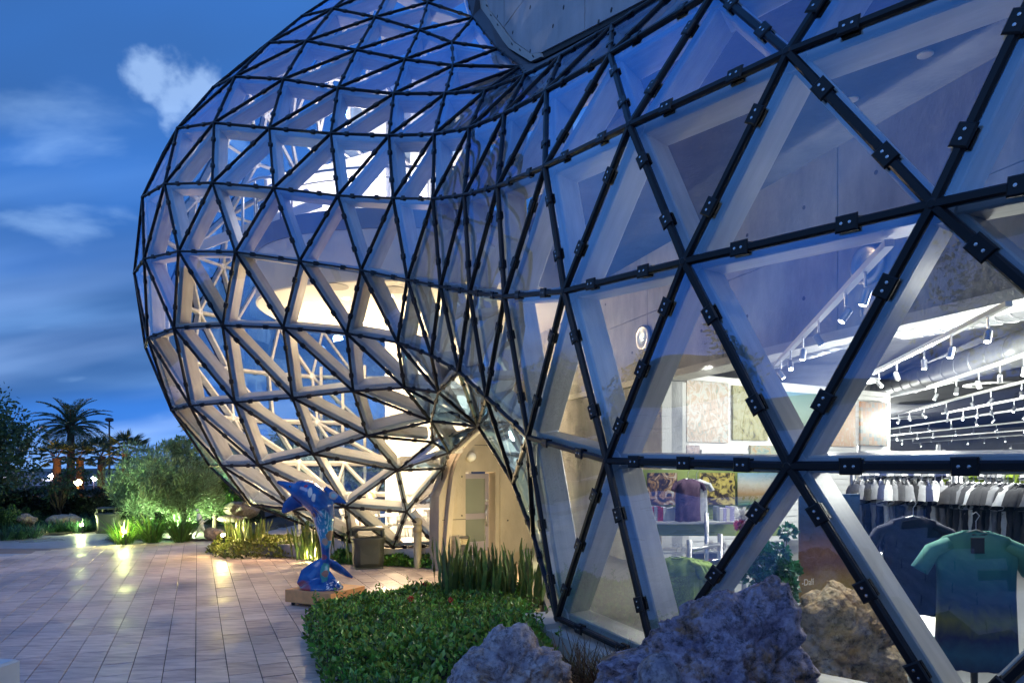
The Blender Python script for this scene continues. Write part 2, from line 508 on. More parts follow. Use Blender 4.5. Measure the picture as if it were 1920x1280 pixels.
for t in TRIS:
    a, b, c = (P3[n] for n in t)
    n = (b - a).cross(c - a)
    area = n.length / 2
    if area < 0.02:
        continue
    n.normalize()
    cen = (a + b + c) / 3
    if is_back(t):
        if n.dot(cen - INSIDE) < 0:
            n = -n
    elif n.dot(CAMP - cen) < 0:
        n = -n
    tri_info.append((t, n, cen, area))
    for i in range(3):
        EDGES.setdefault(frozenset((t[i], t[(i + 1) % 3])), []).append((n, is_back(t)))
        NNRM[t[i]] = NNRM.get(t[i], Vector()) + n * area
for q in NNRM:
    NNRM[q].normalize()
atrium = thing('glass_atrium', 'bulging glass and white steel atrium of triangular panes flowing along the concrete building', 'building', (0, 0, 0))
def rank(c, size):
    dd = max((c - CAMP).length, 0.5)
    return size / dd
# ---- panes
pane_list = sorted(tri_info, key=lambda q: -rank(q[2], q[3] ** 0.5 * (0.6 if is_back(q[0]) else 1.0)))
rest_v, rest_f = [], []
for i, (t, n, cen, area) in enumerate(pane_list):
    pts = [P3[q] for q in t]
    if (pts[1] - pts[0]).cross(pts[2] - pts[0]).dot(n) < 0:
        pts = [pts[0], pts[2], pts[1]]
    pts = [q + (cen - q).normalized() * 0.02 for q in pts]
    o_, i_ = [q - cen for q in pts], [q - cen - n * 0.016 for q in pts]
    vs = o_ + i_
    fs = [(0, 1, 2), (0, 3, 4, 1), (1, 4, 5, 2), (2, 5, 3, 0)]
    if i < 299:
        me = bpy.data.meshes.new('pane'); me.from_pydata(vs, [], fs); me.update()
        link('pane', me, M_['glass'], atrium).location = cen
    else:
        nn = len(rest_v); rest_v += [v + cen for v in vs]; rest_f += [tuple(a + nn for a in q) for q in fs]
if rest_v:
    me = bpy.data.meshes.new('far_pane'); me.from_pydata(rest_v, [], rest_f); me.update()
    tag(link('far_pane', me, M_['glass'], atrium), kind='stuff')
# ---- bars: black cap outside, white beam inside, two clamps on each
cap_prof = [(-0.040, -0.022), (-0.040, 0.012), (-0.024, 0.030), (0.024, 0.030), (0.040, 0.012), (0.040, -0.022)]
mb = MB(); mb.add([(x, y, z) for x in (-0.5, 0.5) for y, z in cap_prof], [(5, 4, 3, 2, 1, 0), (6, 7, 8, 9, 10, 11)] + [(j, (j + 1) % 6, 6 + (j + 1) % 6, 6 + j) for j in range(6)])
ME_cap = mb.mesh('mullion_cap')
b_ = 0.012
bp_ = [(-0.062, -0.10), (-0.062 + b_, -0.088), (0.062 - b_, -0.088), (0.062, -0.10), (0.062, -0.35), (0.062 - b_, -0.362), (-0.062 + b_, -0.362), (-0.062, -0.35)]
mb = MB(); mb.add([(x, y, z) for x in (-0.5, 0.5) for y, z in bp_], [tuple(range(8)), tuple(range(15, 7, -1))] + [(8 + j, 8 + (j + 1) % 8, (j + 1) % 8, j) for j in range(8)])
ME_beam = mb.mesh('beam')
mb = MB(); mb.box(-0.085, 0.085, -0.066, 0.066, 0.018, 0.050, bev=0.012)
mb.box(-0.07, 0.07, -0.052, 0.052, -0.05, -0.016)
ME_clamp = mb.mesh('clamp')
mb = MB(); mb.lathe([(0.013, 0.049), (0.013, 0.056), (0.006, 0.058)], 6)
ME_bolt = mb.mesh('bolt')
mb = MB(); mb.lathe([(0.10, -0.08), (0.10, -0.345), (0.085, -0.36), (0.045, -0.36), (0.04, -0.33)], 12)
ME_hub = mb.mesh('hub')
mb = MB(); mb.lathe([(0.055, -0.03), (0.055, 0.022), (0.03, 0.034)], 8)
ME_node = mb.mesh('node_cap')
ed = []
for ek, ns in EDGES.items():
    a, b = sorted(ek, key=str)
    n = Vector()
    for q, _ in ns:
        n += q
    if n.length < 0.2:
        n = ns[0][0].copy()
    n.normalize()
    A, B = P3[a], P3[b]
    back = all(q for _, q in ns)
    ed.append((rank((A + B) / 2, (A - B).length * (0.5 if back else 1.0)), a, b, n, back))
ed.sort(key=lambda q: -q[0])
def grow(store, me, Mx):
    vs, fs = store
    nn = len(vs)
    vs += [Mx @ v.co for v in me.vertices]
    fs += [tuple(i + nn for i in q.vertices) for q in me.polygons]
S_cap, S_beam, S_clamp = ([], []), ([], []), ([], [])
n_clamp = 0
for i, (rk, a, b, n, back) in enumerate(ed):
    A, B = P3[a], P3[b]
    Lg = (B - A).length
    x = (B - A).normalized()
    R3 = frame(x, n)
    zc_ = R3.col[2]
    mid = (A + B) / 2
    dm = (mid - CAMP).length
    kk = (0.7 if back else 1.0) * min(0.82, max(0.46, 0.86 - (dm - 4.5) * 0.05))
    Mc = Matrix.Translation(mid) @ R3.to_4x4() @ Matrix.Diagonal((Lg, kk, 1, 1))
    lb = max(Lg - 0.2, 0.3)
    Mb = Matrix.Translation(mid) @ R3.to_4x4() @ Matrix.Diagonal((lb, 0.6 if back else 1.0, 0.62 if back else 1.0, 1))
    if i < 299:
        link('mullion', ME_cap, M_['mullion'], atrium, Mc)
        link('beam', ME_beam, M_['beam'], atrium, Mb)
    else:
        grow(S_cap, ME_cap, Mc); grow(S_beam, ME_beam, Mb)
    fr = (0.28, 0.72) if Lg < 1.9 else (0.2, 0.5, 0.8)
    if Lg < 1.0:
        fr = (0.5,)
    for t in fr:
        q = A + (B - A) * t
        far = max((q - CAMP).length, 1)
        ck = min(0.9, max(0.62, 0.92 - (far - 4.0) * 0.04))
        Mk = Matrix.Translation(q) @ R3.to_4x4() @ Matrix.Diagonal((ck, ck, ck, 1))
        if n_clamp < 299 and not back:
            o = link('clamp', ME_clamp, M_['mullion'], atrium, Mk)
            if far < 9.5:
                for sx in (-0.032, 0.032):
                    link('bolt', ME_bolt, M_['bolt'], o, Matrix.Translation((sx, 0, 0)))
            n_clamp += 1
        else:
            grow(S_clamp, ME_clamp, Mk)
for nm, st, mm in (('far_mullion', S_cap, 'mullion'), ('far_beam', S_beam, 'beam'), ('far_clamp', S_clamp, 'mullion')):
    if st[0]:
        me = bpy.data.meshes.new(nm); me.from_pydata(st[0], [], st[1]); me.update()
        tag(link(nm, me, M_[mm], atrium), kind='stuff')
for q, n in NNRM.items():
    Mq = Matrix.Translation(P3[q]) @ frame(n.orthogonal(), n).to_4x4()
    link('hub', ME_hub, M_['hub'], atrium, Mq @ Matrix.Diagonal((1, 1, 0.64 if q not in FRONT else 1, 1)))
    if q in FRONT:
        link('node_cap', ME_node, M_['mullion'], atrium, Mq @ Matrix.Diagonal((0.8, 0.8, 1, 1)))
# ================================================================== ground and paving
TU = Vector((-0.4132, 0.9106, 0)); TV = Vector((0.9106, 0.4132, 0))     # paving runs this way
def inside(poly, x, y):
    c = False
    n = len(poly)
    for i in range(n):
        x0, y0 = poly[i]; x1, y1 = poly[i - 1]
        if (y0 > y) != (y1 > y) and x < (x1 - x0) * (y - y0) / (y1 - y0) + x0:
            c = not c
    return c
def sheet(name, poly, z, m, z0=None):
    mb = MB()
    mb.prism([(q[0], q[1]) for q in poly], (z - 0.3 if z0 is None else z0), z)
    return tag(mb.build(name, m), kind='structure')
M_['soil'] = mat('dark_soil', (0.055, 0.042, 0.03), 0.9, var=0.5, vscale=5, bump=0.6, bscale=30)
M_['asphalt'] = mat('asphalt', (0.05, 0.05, 0.055), 0.8, var=0.3, vscale=3, bump=0.2, bscale=80)
sheet('ground', [(-400, -30), (400, -30), (400, 700), (-400, 700)], -0.07, M_['soil'], -1.0)
def stone_mat(name, cols, rough, vein=(14, 2.2, 8), jit=0.25):
    m = bpy.data.materials.new(name); m.use_nodes = True
    nt = m.node_tree; b = nt.nodes['Principled BSDF']; N = nt.nodes.new; L = nt.links.new
    geo = N('ShaderNodeNewGeometry'); oi = N('ShaderNodeObjectInfo')
    rs = N('ShaderNodeMath'); rs.operation = 'ADD'; L(geo.outputs['Random Per Island'], rs.inputs[0]); L(oi.outputs['Random'], rs.inputs[1])
    fr = N('ShaderNodeMath'); fr.operation = 'FRACT'; L(rs.outputs[0], fr.inputs[0])
    mp = N('ShaderNodeMapping'); mp.inputs['Rotation'].default_value = (0, 0, math.atan2(TV.y, TV.x) * -1)
    mp.inputs['Scale'].default_value = (1, 5, 1)
    L(geo.outputs['Position'], mp.inputs[0])
    t1 = N('ShaderNodeTexNoise'); t1.inputs['Scale'].default_value = vein[1]; t1.inputs['Detail'].default_value = 8; t1.inputs['Roughness'].default_value = 0.65
    L(mp.outputs[0], t1.inputs['Vector'])
    t2 = N('ShaderNodeTexNoise'); t2.inputs['Scale'].default_value = 0.55; t2.inputs['Detail'].default_value = 5
    L(geo.outputs['Position'], t2.inputs['Vector'])
    cr = N('ShaderNodeValToRGB')
    els = cr.color_ramp.elements
    els[0].position = 0.3; els[0].color = (*cols[0], 1); els[1].position = 0.72; els[1].color = (*cols[2], 1)
    e_ = els.new(0.5); e_.color = (*cols[1], 1)
    mixv = N('ShaderNodeMath'); mixv.operation = 'MULTIPLY_ADD'; mixv.inputs[1].default_value = jit; 
    L(fr.outputs[0], mixv.inputs[0]); 
    av = N('ShaderNodeMath'); av.operation = 'MULTIPLY_ADD'; av.inputs[1].default_value = 0.75
    sub = N('ShaderNodeMath'); sub.operation = 'MULTIPLY_ADD'; sub.inputs[1].default_value = 0.35; sub.inputs[2].default_value = -0.17
    L(t2.outputs['Fac'], sub.inputs[0])
    L(t1.outputs['Fac'], av.inputs[0]); L(sub.outputs[0], av.inputs[2]); L(av.outputs[0], mixv.inputs[2])
    L(mixv.outputs[0], cr.inputs[0]); L(cr.outputs[0], b.inputs['Base Color'])
    rr = N('ShaderNodeMapRange'); rr.inputs[1].default_value = 0.35; rr.inputs[2].default_value = 0.65
    rr.inputs[3].default_value = rough - 0.10; rr.inputs[4].default_value = rough + 0.16
    L(t2.outputs['Fac'], rr.inputs[0]); L(rr.outputs[0], b.inputs['Roughness'])
    bp = N('ShaderNodeBump'); bp.inputs['Strength'].default_value = 0.16; bp.inputs['Distance'].default_value = 0.012
    L(t1.outputs['Fac'], bp.inputs['Height']); L(bp.outputs[0], b.inputs['Normal'])
    return m
M_['tile'] = stone_mat('stone_paver', ((0.33, 0.23, 0.21), (0.60, 0.47, 0.41), (0.78, 0.65, 0.56)), 0.42, jit=0.13)
M_['path'] = stone_mat('pale_paving', ((0.30, 0.27, 0.30), (0.42, 0.39, 0.42), (0.52, 0.50, 0.52)), 0.34)
M_['grout'] = mat('grout', (0.035, 0.03, 0.028), 0.9)
terr_poly = [(-7.5, 2.5), (-14.5, 15.2), (-12.4, 20.6), (-9.5, 21.6), (-6.0, 21.0), (-3.2, 19.0), (2.2, 18.5), (2.0, 12.0), (0.0, 9.0), (0.3, 2.5)]
base_o = sheet('terrace', terr_poly, -0.016, M_['grout'], -0.066)
TW, TL = 0.345, 0.52
cells = []
for iv in range(-45, 45):
    off = (0.5 if iv % 2 else 0.0) * TL + rnd.uniform(-0.05, 0.05)
    for iu in range(-6, 58):
        cu, cv = iu * TL + off + TL / 2, iv * TW + TW / 2 - 0.02
        q = TU * cu + TV * cv
        ok = any(inside(terr_poly, *(q + TU * a * TL * 0.48 + TV * b * TW * 0.48).xy) for a in (-1, 1) for b in (-1, 1))
        if ok:
            cells.append(q)
def in_view(q):
    px = CX + F * q.x / max(q.y, 0.1)
    py = HY + F * H / max(q.y, 0.1)
    return -60 < px < 1100 and py < 1330
# what the foreground hedge and the planting at the atrium foot cover is not worth a piece of its own
def hidden(q):
    return (q.x > -1.3 and q.y < 11.6)
cells.sort(key=lambda q: (not in_view(q) or hidden(q), q.y))
gap = 0.0045
mb = MB(); mb.box(-TL / 2 + gap, TL / 2 - gap, -TW / 2 + gap, TW / 2 - gap, -0.03, 0.0, bev=0.002)
ME_tile = mb.mesh('paver')
R_t = Matrix((TU, -TV, Vector((0, 0, 1)))).transposed().to_4x4()
st = ([], [])
for i, q in enumerate(cells):
    jig = Matrix.Translation(Vector((q.x, q.y, rnd.uniform(-0.0015, 0.0015)))) @ R_t @ Matrix.Rotation(rnd.uniform(-0.003, 0.003), 4, 'Y')
    if i < 299:
        link('paver', ME_tile, M_['tile'], base_o, jig)
    else:
        grow(st, ME_tile, jig)
me = bpy.data.meshes.new('far_paver'); me.from_pydata(st[0], [], st[1]); me.update()
tag(link('far_paver', me, M_['tile'], base_o), kind='stuff')
sheet('plaza', [(-9.7, 5.95), (-7.45, 2.45), (-5.2, 2.45), (-9.0, -26), (-40, -26), (-40, 5.95)], -0.012, M_['tile'], -0.066)
sheet('added_lawn', [(-5.2, 2.45), (0.35, 2.45), (0.4, 1.6), (3.2, 1.4), (16, 1.0), (16, -26), (-9.0, -26)], -0.02, mat('added_dark_lawn', (0.018, 0.032, 0.012), 0.9, var=0.5, vscale=4, bump=0.6, bscale=60), -0.066)  # unseen dark lawn added behind the camera to darken the pane reflections
# pale walk that swings past on the left, with its band of darker brick
sheet('path', [(-14.4, 15.2), (-12.45, 20.6), (-9.55, 21.62), (-8.9, 27), (-13, 33), (-40, 33), (-40, 6), (-9.6, 6.0)], -0.008, M_['path'], -0.06)
bandm = stone_mat('brick_band', ((0.14, 0.09, 0.08), (0.22, 0.14, 0.11), (0.30, 0.20, 0.16)), 0.5)
mb = MB(); p0, p1, p2, p3 = gnd(-400, 1040), gnd(120, 1036), gnd(165, 1027), gnd(-400, 1029)
mb.prism([(q.x, q.y) for q in (p0, p1, p2, p3)], -0.03, -0.003)
tag(mb.build('path_band', bandm), kind='structure')
sheet('road', [(-400, 62), (400, 62), (400, 74), (-400, 74)], -0.055, M_['asphalt'], -0.3)

# ================================================================== concrete building
SLOPE = 0.342
def onplane(px, py, C):
    rx = (px - CX) / F
    return at(px, py, C / (rx + SLOPE))
bldg = thing('concrete_building', 'cast concrete building with tie holes and a steel door behind the glass', 'building', (0, 0, 0))
NRM = Vector((-1, -SLOPE, 0)).normalized()           # towards the terrace
def plate(name, pts, thick, m, parent, push=0.0, back=None):
    """a polygon of world points given real thickness away from the camera side"""
    n = NRM if back is None else back
    A = [Vector(q) + n * push for q in pts]
    B = [q - n * thick for q in A]
    k = len(A)
    nrm = (A[1] - A[0]).cross(A[2] - A[0])
    mb = MB()
    fs = [tuple(range(k)), tuple(range(2 * k - 1, k - 1, -1))] + [((j + 1) % k, j, k + j, k + (j + 1) % k) for j in range(k)]
    mb.add(A + B, fs)
    return mb.build(name, m, parent)
CU = 4.8
upper = plate('upper_wall', [onplane(*q, CU) for q in ((894, -420), (898, 0), (909, 30), (957, 92), (1000, 118), (1020, 109), (1230, 0), (1560, -170), (1560, -520))], 0.7, M_['joint'], bldg)
def px_panel(pts, push=0.03, th=0.05, m='concrete_out'):
    return plate('panel', [onplane(*q, CU) for q in pts], th, M_[m], upper, push)
px_panel([(916, -420), (914, -3), (921, 20), (947, 52.5), (947, -420)])
px_panel([(948.4, -420), (948.4, 49.5), (983.5, 1.5), (984.5, -420)])
px_panel([(985.2, -420), (984.3, 2), (948.6, 51.5), (948.9, 55), (966, 78), (999, 101), (1018, 99), (1099.2, 58), (1099.2, -420)])
px_panel([(1100.6, -420), (1100.6, 57.4), (1230, -9), (1330, -60), (1330, -420)])
px_panel([(1331.5, -420), (1331.5, -60), (1560, -178), (1560, -420)])
trim = plate('edge_strip', [onplane(*q, CU) for q in ((897, -420), (900, -1), (910, 29), (958, 91), (1000, 116.5), (1020, 107.5), (1018, 100.2), (999.5, 102.5), (965, 79.5), (920, 21), (912.5, -3), (914.8, -420))], 0.05, M_['concrete_lt'], upper, 0.055)
for q in ((917, 12), (925, 30), (938, 48), (965, 84), (980, 95), (1005, 107)):
    c = onplane(*q, CU) + NRM * 0.058
    mb = MB(); mb.box(-0.06, 0.06, -0.012, 0.012, -0.01, 0.004, Matrix.Translation(c) @ frame(Vector((SLOPE, -1, -1.0)), NRM).to_4x4())
    mb.build('slot', M_['joint'], upper)
def tie_hole(c, n, parent, r=0.03):
    mb = MB(); mb.lathe([(r, -0.01), (r, 0.003), (r * 0.7, 0.0035)], 10, Matrix.Translation(c) @ frame(n.orthogonal(), n).to_4x4())
    mb.build('tie_hole', M_['joint'], parent)
for q in ((935, 32), (964, 62), (997, 15), (1040, 50), (1060, 15), (1150, 20), (1126, 42), (997, 97)):
    tie_hole(onplane(*q, CU) + NRM * 0.0305, NRM, upper, 0.035)

# inner concrete band above the shop
CB = 7.65
def onB(Y, z, C=CB):
    return Vector((C - SLOPE * Y, Y, z))
ZB0, ZB1 = 4.12, 6.72
band = plate('band_wall', [onB(2.0, ZB0), onB(22.5, ZB0), onB(22.5, ZB1), onB(2.0, ZB1)], 0.5, M_['joint'], bldg)
ys = [2.0, 4.6, 7.0, 9.4, 11.8, 14.2, 16.6, 19.0, 22.5]
for a, b in zip(ys, ys[1:]):
    for z0, z1 in ((ZB0 + 0.002, 5.5), (5.515, ZB1)):
        plate('panel', [onB(a + 0.008, z0), onB(b - 0.008, z0), onB(b - 0.008, z1), onB(a + 0.008, z1)], 0.03, M_['concrete'], band, 0.025)
        for t in (0.25, 0.75):
            tie_hole(onB(a + (b - a) * t, (z0 + z1) / 2) + NRM * 0.0255, NRM, band, 0.03)
lip = plate('soffit_lip', [onB(2.0, ZB0 - 0.02), onB(22.5, ZB0 - 0.02), onB(22.5, ZB0 + 0.11), onB(2.0, ZB0 + 0.11)], 0.56, M_['concrete_lt'], band, 0.05)
# lower concrete return, door side
low = plate('lower_wall', [onB(13.75, 0.0), onB(22.5, 0.0), onB(22.5, ZB0 - 0.03), onB(13.75, ZB0 - 0.03)], 0.5, M_['concrete'], bldg)
pier = MB(); pier.prism([(onB(13.7, 0).x, 13.7), (onB(13.7, 0).x + 0.62, 14.07), (onB(13.7, 0).x + 0.5, 14.5), (onB(13.7, 0).x - 0.1, 14.1)], 0.3, ZB0 - 0.03)
pier.build('pier', M_['concrete_lt'], bldg)
# ceilings and floors
M_['ceil'] = mat('dark_ceiling', (0.10, 0.10, 0.11), 0.8, var=0.4, vscale=1.5, bump=0.3, bscale=14)
M_['floor'] = mat('shop_floor', (0.22, 0.23, 0.25), 0.3, var=0.2, vscale=1.5)
mb = MB(); mb.prism([(onB(1.5, 0, 4.9).x, 1.5), (12, 1.5), (12, 22.0), (onB(22, 0, 6.4).x, 22.0), (onB(12, 0, 4.9).x, 12.0)], 7.35, 7.6)
hall_c = mb.build('hall_ceiling', M_['ceil'], bldg)
mb = MB(); mb.prism([(onB(2, 0, CB + 0.55).x, 2.0), (34, 2.0), (34, 48), (onB(22.4, 0, CB + 0.55).x, 48)], 5.0, 5.3)
mb.build('shop_ceiling', M_['ceil'], bldg)
mb = MB(); mb.prism([(2.6, 4.9), (3.9, 2.6), (34, 2.0), (34, 48), (-3, 48), (-7.5, 24), (-7.9, 19), (-5.6, 17.9), (-2.0, 17.0), (0.2, 17.2), (0.55, 9.2), (1.4, 6.6)], 0.05, 0.35)
mb.build('floor', M_['floor'], bldg)
mb = MB(); mb.prism([(33.8, 2), (34.2, 2), (34.2, 48), (33.8, 48)], 0.35, 5.0); mb.build('shop_side_wall', M_['concrete_lt'], bldg)
mb = MB(); mb.prism([(2, 47.7), (34, 47.7), (34, 48.1), (2, 48.1)], 0.35, 5.0); mb.build('shop_end_wall', M_['concrete_lt'], bldg)
# hall downlights: small rings
for q, Y in (((1455, 187), 7.0), ((1597, 186), 6.4), ((1735, 102), 5.6), ((1583, 280), 8.2)):
    dd = (7.35 - H) * F / (HY - q[1])
    c = at(q[0], q[1], dd)
    mb = MB(); mb.lathe([(0.075, -0.02), (0.09, -0.012), (0.09, 0.0), (0.055, 0.0), (0.05, -0.012)], 16, Matrix.Translation((c.x, c.y, 7.35)))
    mb.build('downlight', M_['hub'], bldg)

# ---- entry portal: chamfered arch wall, recessed door
PC = at(935, 1000, 16.7); PC.z = 0
pa = R_(-62)                                                    # wall direction (towards +x and away)
pt = Vector((math.cos(R_(32)), math.sin(R_(32)), 0)); pn = Vector((pt.y, -pt.x, 0))
def onportal(px, py):
    rx = (px - CX) / F
    # point of the portal plane through PC with tangent pt seen at px
    dd = (PC.x * pn.x + PC.y * pn.y) / (rx * pn.x + pn.y)
    return at(px, py, dd)
def PW(s, z, off=0.0):
    return Vector((PC.x, PC.y, 0)) + pt * s + pn * off + Vector((0, 0, z))
def s_of(px):
    q = onportal(px, 900); return (q - PC).dot(pt)
s_l, s_r = s_of(822), s_of(1030)
d0, d1 = s_of(873), s_of(929)
zt = onportal(872, 884).z
portal = MB()
arch = [(s_l, 0.0), (s_l + 0.02, onportal(838, 930).z), (s_of(846), onportal(846, 872).z), (s_of(862), onportal(862, 842).z), (s_of(884), onportal(884, 822).z), (s_of(912), onportal(912, 806).z), (s_r, 4.6), (s_r, 0.0)]
# wall face built around the opening
def portal_poly(poly, off0, off1, nm, m, par):
    A = [PW(s, z, off0) for s, z in poly]; B = [PW(s, z, off1) for s, z in poly]
    k = len(A)
    mb = MB(); mb.add(A + B, [tuple(range(k)), tuple(range(2 * k - 1, k - 1, -1))] + [((j + 1) % k, j, k + j, k + (j + 1) % k) for j in range(k)])
    return mb.build(nm, m, par)
M_['warmcon'] = concrete('portal_concrete', (0.42, 0.36, 0.28), 0.35)
pw = portal_poly([(s_l, 0), (d0, 0), (d0, zt), (d1, zt), (d1, 0), (s_of(937), 0), (s_of(937), 2.95), (s_of(937), 4.4), (s_of(900), onportal(900, 812).z), (s_of(884), onportal(884, 822).z), (s_of(862), onportal(862, 842).z), (s_of(846), onportal(846, 872).z), (s_l + 0.02, onportal(838, 930).z)], 0.0, -0.5, 'portal_wall', M_['warmcon'], bldg)
portal_poly([(s_of(938), 0), (s_r, 0), (s_r, 4.6), (s_of(938), 4.42)], 0.0, -0.5, 'portal_panel', M_['warmcon'], pw)
portal_poly([(d0 - 0.02, zt + 0.62), (d1 + 0.4, zt + 0.62), (d1 + 0.4, zt + 0.635), (d0 - 0.02, zt + 0.635)], 0.004, -0.02, 'seam', M_['joint'], pw)
portal_poly([(s_l + 0.1, 1.15), (d0, 1.15), (d0, 1.165), (s_l + 0.1, 1.165)], 0.004, -0.02, 'seam', M_['joint'], pw)
# pale chamfered lining that the glass dies into
edge_pts = [(828, 1045), (836, 950), (843, 893), (852, 862), (866, 838), (886, 818), (915, 800)]
inner = [(838, 1045), (845, 950), (851, 898), (860, 869), (872, 848), (889, 828), (916, 812)]
for a in range(len(edge_pts) - 1):
    q = [onportal(*edge_pts[a]), onportal(*edge_pts[a + 1]), onportal(*inner[a + 1]), onportal(*inner[a])]
    mb = MB(); A = [v + pn * 0.16 for v in q]; B = [v + pn * 0.002 for v in q]
    mb.add(A + B, [(3, 2, 1, 0), (4, 5, 6, 7)] + [(j, (j + 1) % 4, 4 + (j + 1) % 4, 4 + j) for j in range(4)])
    mb.build('lining_panel', M_['warmcon'], pw)
for q in ((866, 893), (866, 966), (952, 975)):
    tie_hole(onportal(*q) + pn * 0.003, pn, pw, 0.022)
# door
M_['doorpaint'] = mat('grey_violet_paint', (0.26, 0.23, 0.27), 0.4)
dz = zt - 0.05
door = portal_poly([(d0 + 0.03, 0.36), (d1 - 0.03, 0.36), (d1 - 0.03, dz), (d0 + 0.03, dz)], -0.30, -0.34, 'door', M_['doorpaint'], bldg)
wD = d1 - d0 - 0.06
for a, b, z0, z1, nm in ((0.0, 0.1, 0.36, dz, 'stile'), (wD - 0.1, wD, 0.36, dz, 'stile'), (0.1, wD - 0.1, dz - 0.12, dz, 'rail'), (0.1, wD - 0.1, 1.12, 1.26, 'rail'), (0.1, wD - 0.1, 0.36, 0.58, 'rail')):
    portal_poly([(d0 + 0.03 + a, z0), (d0 + 0.03 + b, z0), (d0 + 0.03 + b, z1), (d0 + 0.03 + a, z1)], -0.27, -0.299, nm, M_['doorpaint'], door)
M_['mirrorpane'] = mat('door_glass', (0.42, 0.45, 0.38), 0.06, metal=0.7)
for z0, z1 in ((1.26, dz - 0.12), (0.58, 1.12)):
    portal_poly([(d0 + 0.13, z0), (d1 - 0.13, z0), (d1 - 0.13, z1), (d0 + 0.13, z1)], -0.290, -0.298, 'door_pane', M_['mirrorpane'], door)
mb = MB(); hx = d1 - 0.09
mb.tube([PW(hx, 0.95, -0.265), PW(hx - 0.02, 1.0, -0.21), PW(hx - 0.06, 1.1, -0.19), PW(hx - 0.07, 1.2, -0.185), PW(hx - 0.06, 1.3, -0.19), PW(hx - 0.02, 1.4, -0.21), PW(hx, 1.45, -0.265)], 0.018, 8)
mb.build('handle', M_['steel'], door, True)
mb = MB(); mb.lathe([(0.035, 0), (0.035, 0.03), (0.02, 0.035)], 12, Matrix.Translation(PW(hx, 1.56, -0.27)) @ frame(Vector((0, 0, 1)), pn).to_4x4())
mb.build('lock', M_['steel'], door)
# camera dome over the door
mb = MB(); mb.lathe([(0.11, 0), (0.12, 0.03), (0.10, 0.12), (0.06, 0.16), (0.01, 0.17)], 14, Matrix.Translation(onportal(881, 856)) @ frame(Vector((0, 0, 1)), pn).to_4x4())
tag(mb.build('security_camera', M_['hub'], None, True), 'small white dome camera on the concrete above the entry door', 'camera')

# ---- bulb interior: oval balcony with soffit lights, railing, white walls
M_['soffit'] = mat('soffit_white', (0.84, 0.82, 0.76), 0.7)
ZS0, ZS1 = 6.22, 7.28
def oval(cx, cy, rx, ry, n=56, p=0.85):
    out = []
    for i in range(n):
        a = 2 * math.pi * i / n
        c, s = math.cos(a), math.sin(a)
        out.append((cx + rx * math.copysign(abs(c) ** p, c), cy + ry * math.copysign(abs(s) ** p, s)))
    return out
ov = oval(-2.1, 17.5, 4.1, 3.25)
mb = MB(); mb.prism(ov, ZS0, ZS1)
balc = mb.build('balcony', M_['white'], bldg)
mb = MB(); mb.prism(oval(-2.1, 17.5, 4.06, 3.21), ZS0 - 0.012, ZS0 - 0.002); mb.build('soffit', M_['soffit'], balc)
mb = MB(); mb.prism(oval(-2.1, 17.5, 4.14, 3.29), ZS1, ZS1 + 0.42); mb.build('floor_edge', mat('blue_grey_edge', (0.20, 0.22, 0.30), 0.5), balc)
def soff(px, py):
    return at(px, py, (ZS0 - 0.014 - H) * F / (HY - py))
for q in ((627, 537), (740, 543), (578, 600), (678, 617)):
    c = soff(*q)
    mb = MB(); mb.lathe([(0.30, -0.012), (0.30, 0), ], 20, Matrix.Translation(c)); mb.build('speaker_grille', mat('grille', (0.42, 0.41, 0.38), 0.7), balc)
for q in ((580, 569), (606, 584), (730, 555), (683, 605), (720, 614), (585, 592), (650, 560), (770, 585), (800, 575)):
    c = soff(*q)
    mb = MB(); mb.lathe([(0.07, -0.008), (0.085, -0.004), (0.085, 0)], 14, Matrix.Translation(c)); mb.build('downlight', M_['lampglow'], balc)
# railing
rail = MB()
ovr = oval(-2.1, 17.5, 4.08, 3.23, 80)
top = ZS1 + 1.28
for i in range(0, 80):
    a, b = ovr[i], ovr[(i + 1) % 80]
    rail.tube([(a[0], a[1], top), (b[0], b[1], top)], 0.025, 6, False)
    rail.tube([(a[0], a[1], top - 0.22), (b[0], b[1], top - 0.22)], 0.013, 5, False)
for i in range(0, 80, 4):
    a = ovr[i]; rail.tube([(a[0], a[1], ZS1 + 0.4), (a[0], a[1], top)], 0.02, 6)
rail.build('railing', M_['steel'], balc)
# white inner walls and lit louvred wall behind the balcony
mb = MB(); mb.prism([(-5.3, 21.6), (-1.1, 20.8), (-1.1, 21.2), (-5.3, 22.0)], 7.3, 14.5); wallU = mb.build('inner_wall', M_['white'], bldg)
for i in range(16):
    z = 7.7 + i * 0.16
    mb = MB(); mb.prism([(-6.5, 21.55), (-1.4, 20.62), (-1.4, 20.66), (-6.5, 21.59)], z, z + 0.145)
    mb.build('louvre', M_['white'], wallU)
mb = MB(); mb.prism([(-6.6, 21.75), (-5.3, 21.6), (-5.3, 22), (-6.6, 22.15)], 7.6, 10.4); mb.build('back_panel', M_['white'], wallU)
for x in (-3.9, -2.7, -1.75):
    mb = MB(); mb.box(x - 0.24, x + 0.24, 20.1, 20.5, 7.3, 14.4); mb.build('column', M_['white'], wallU)
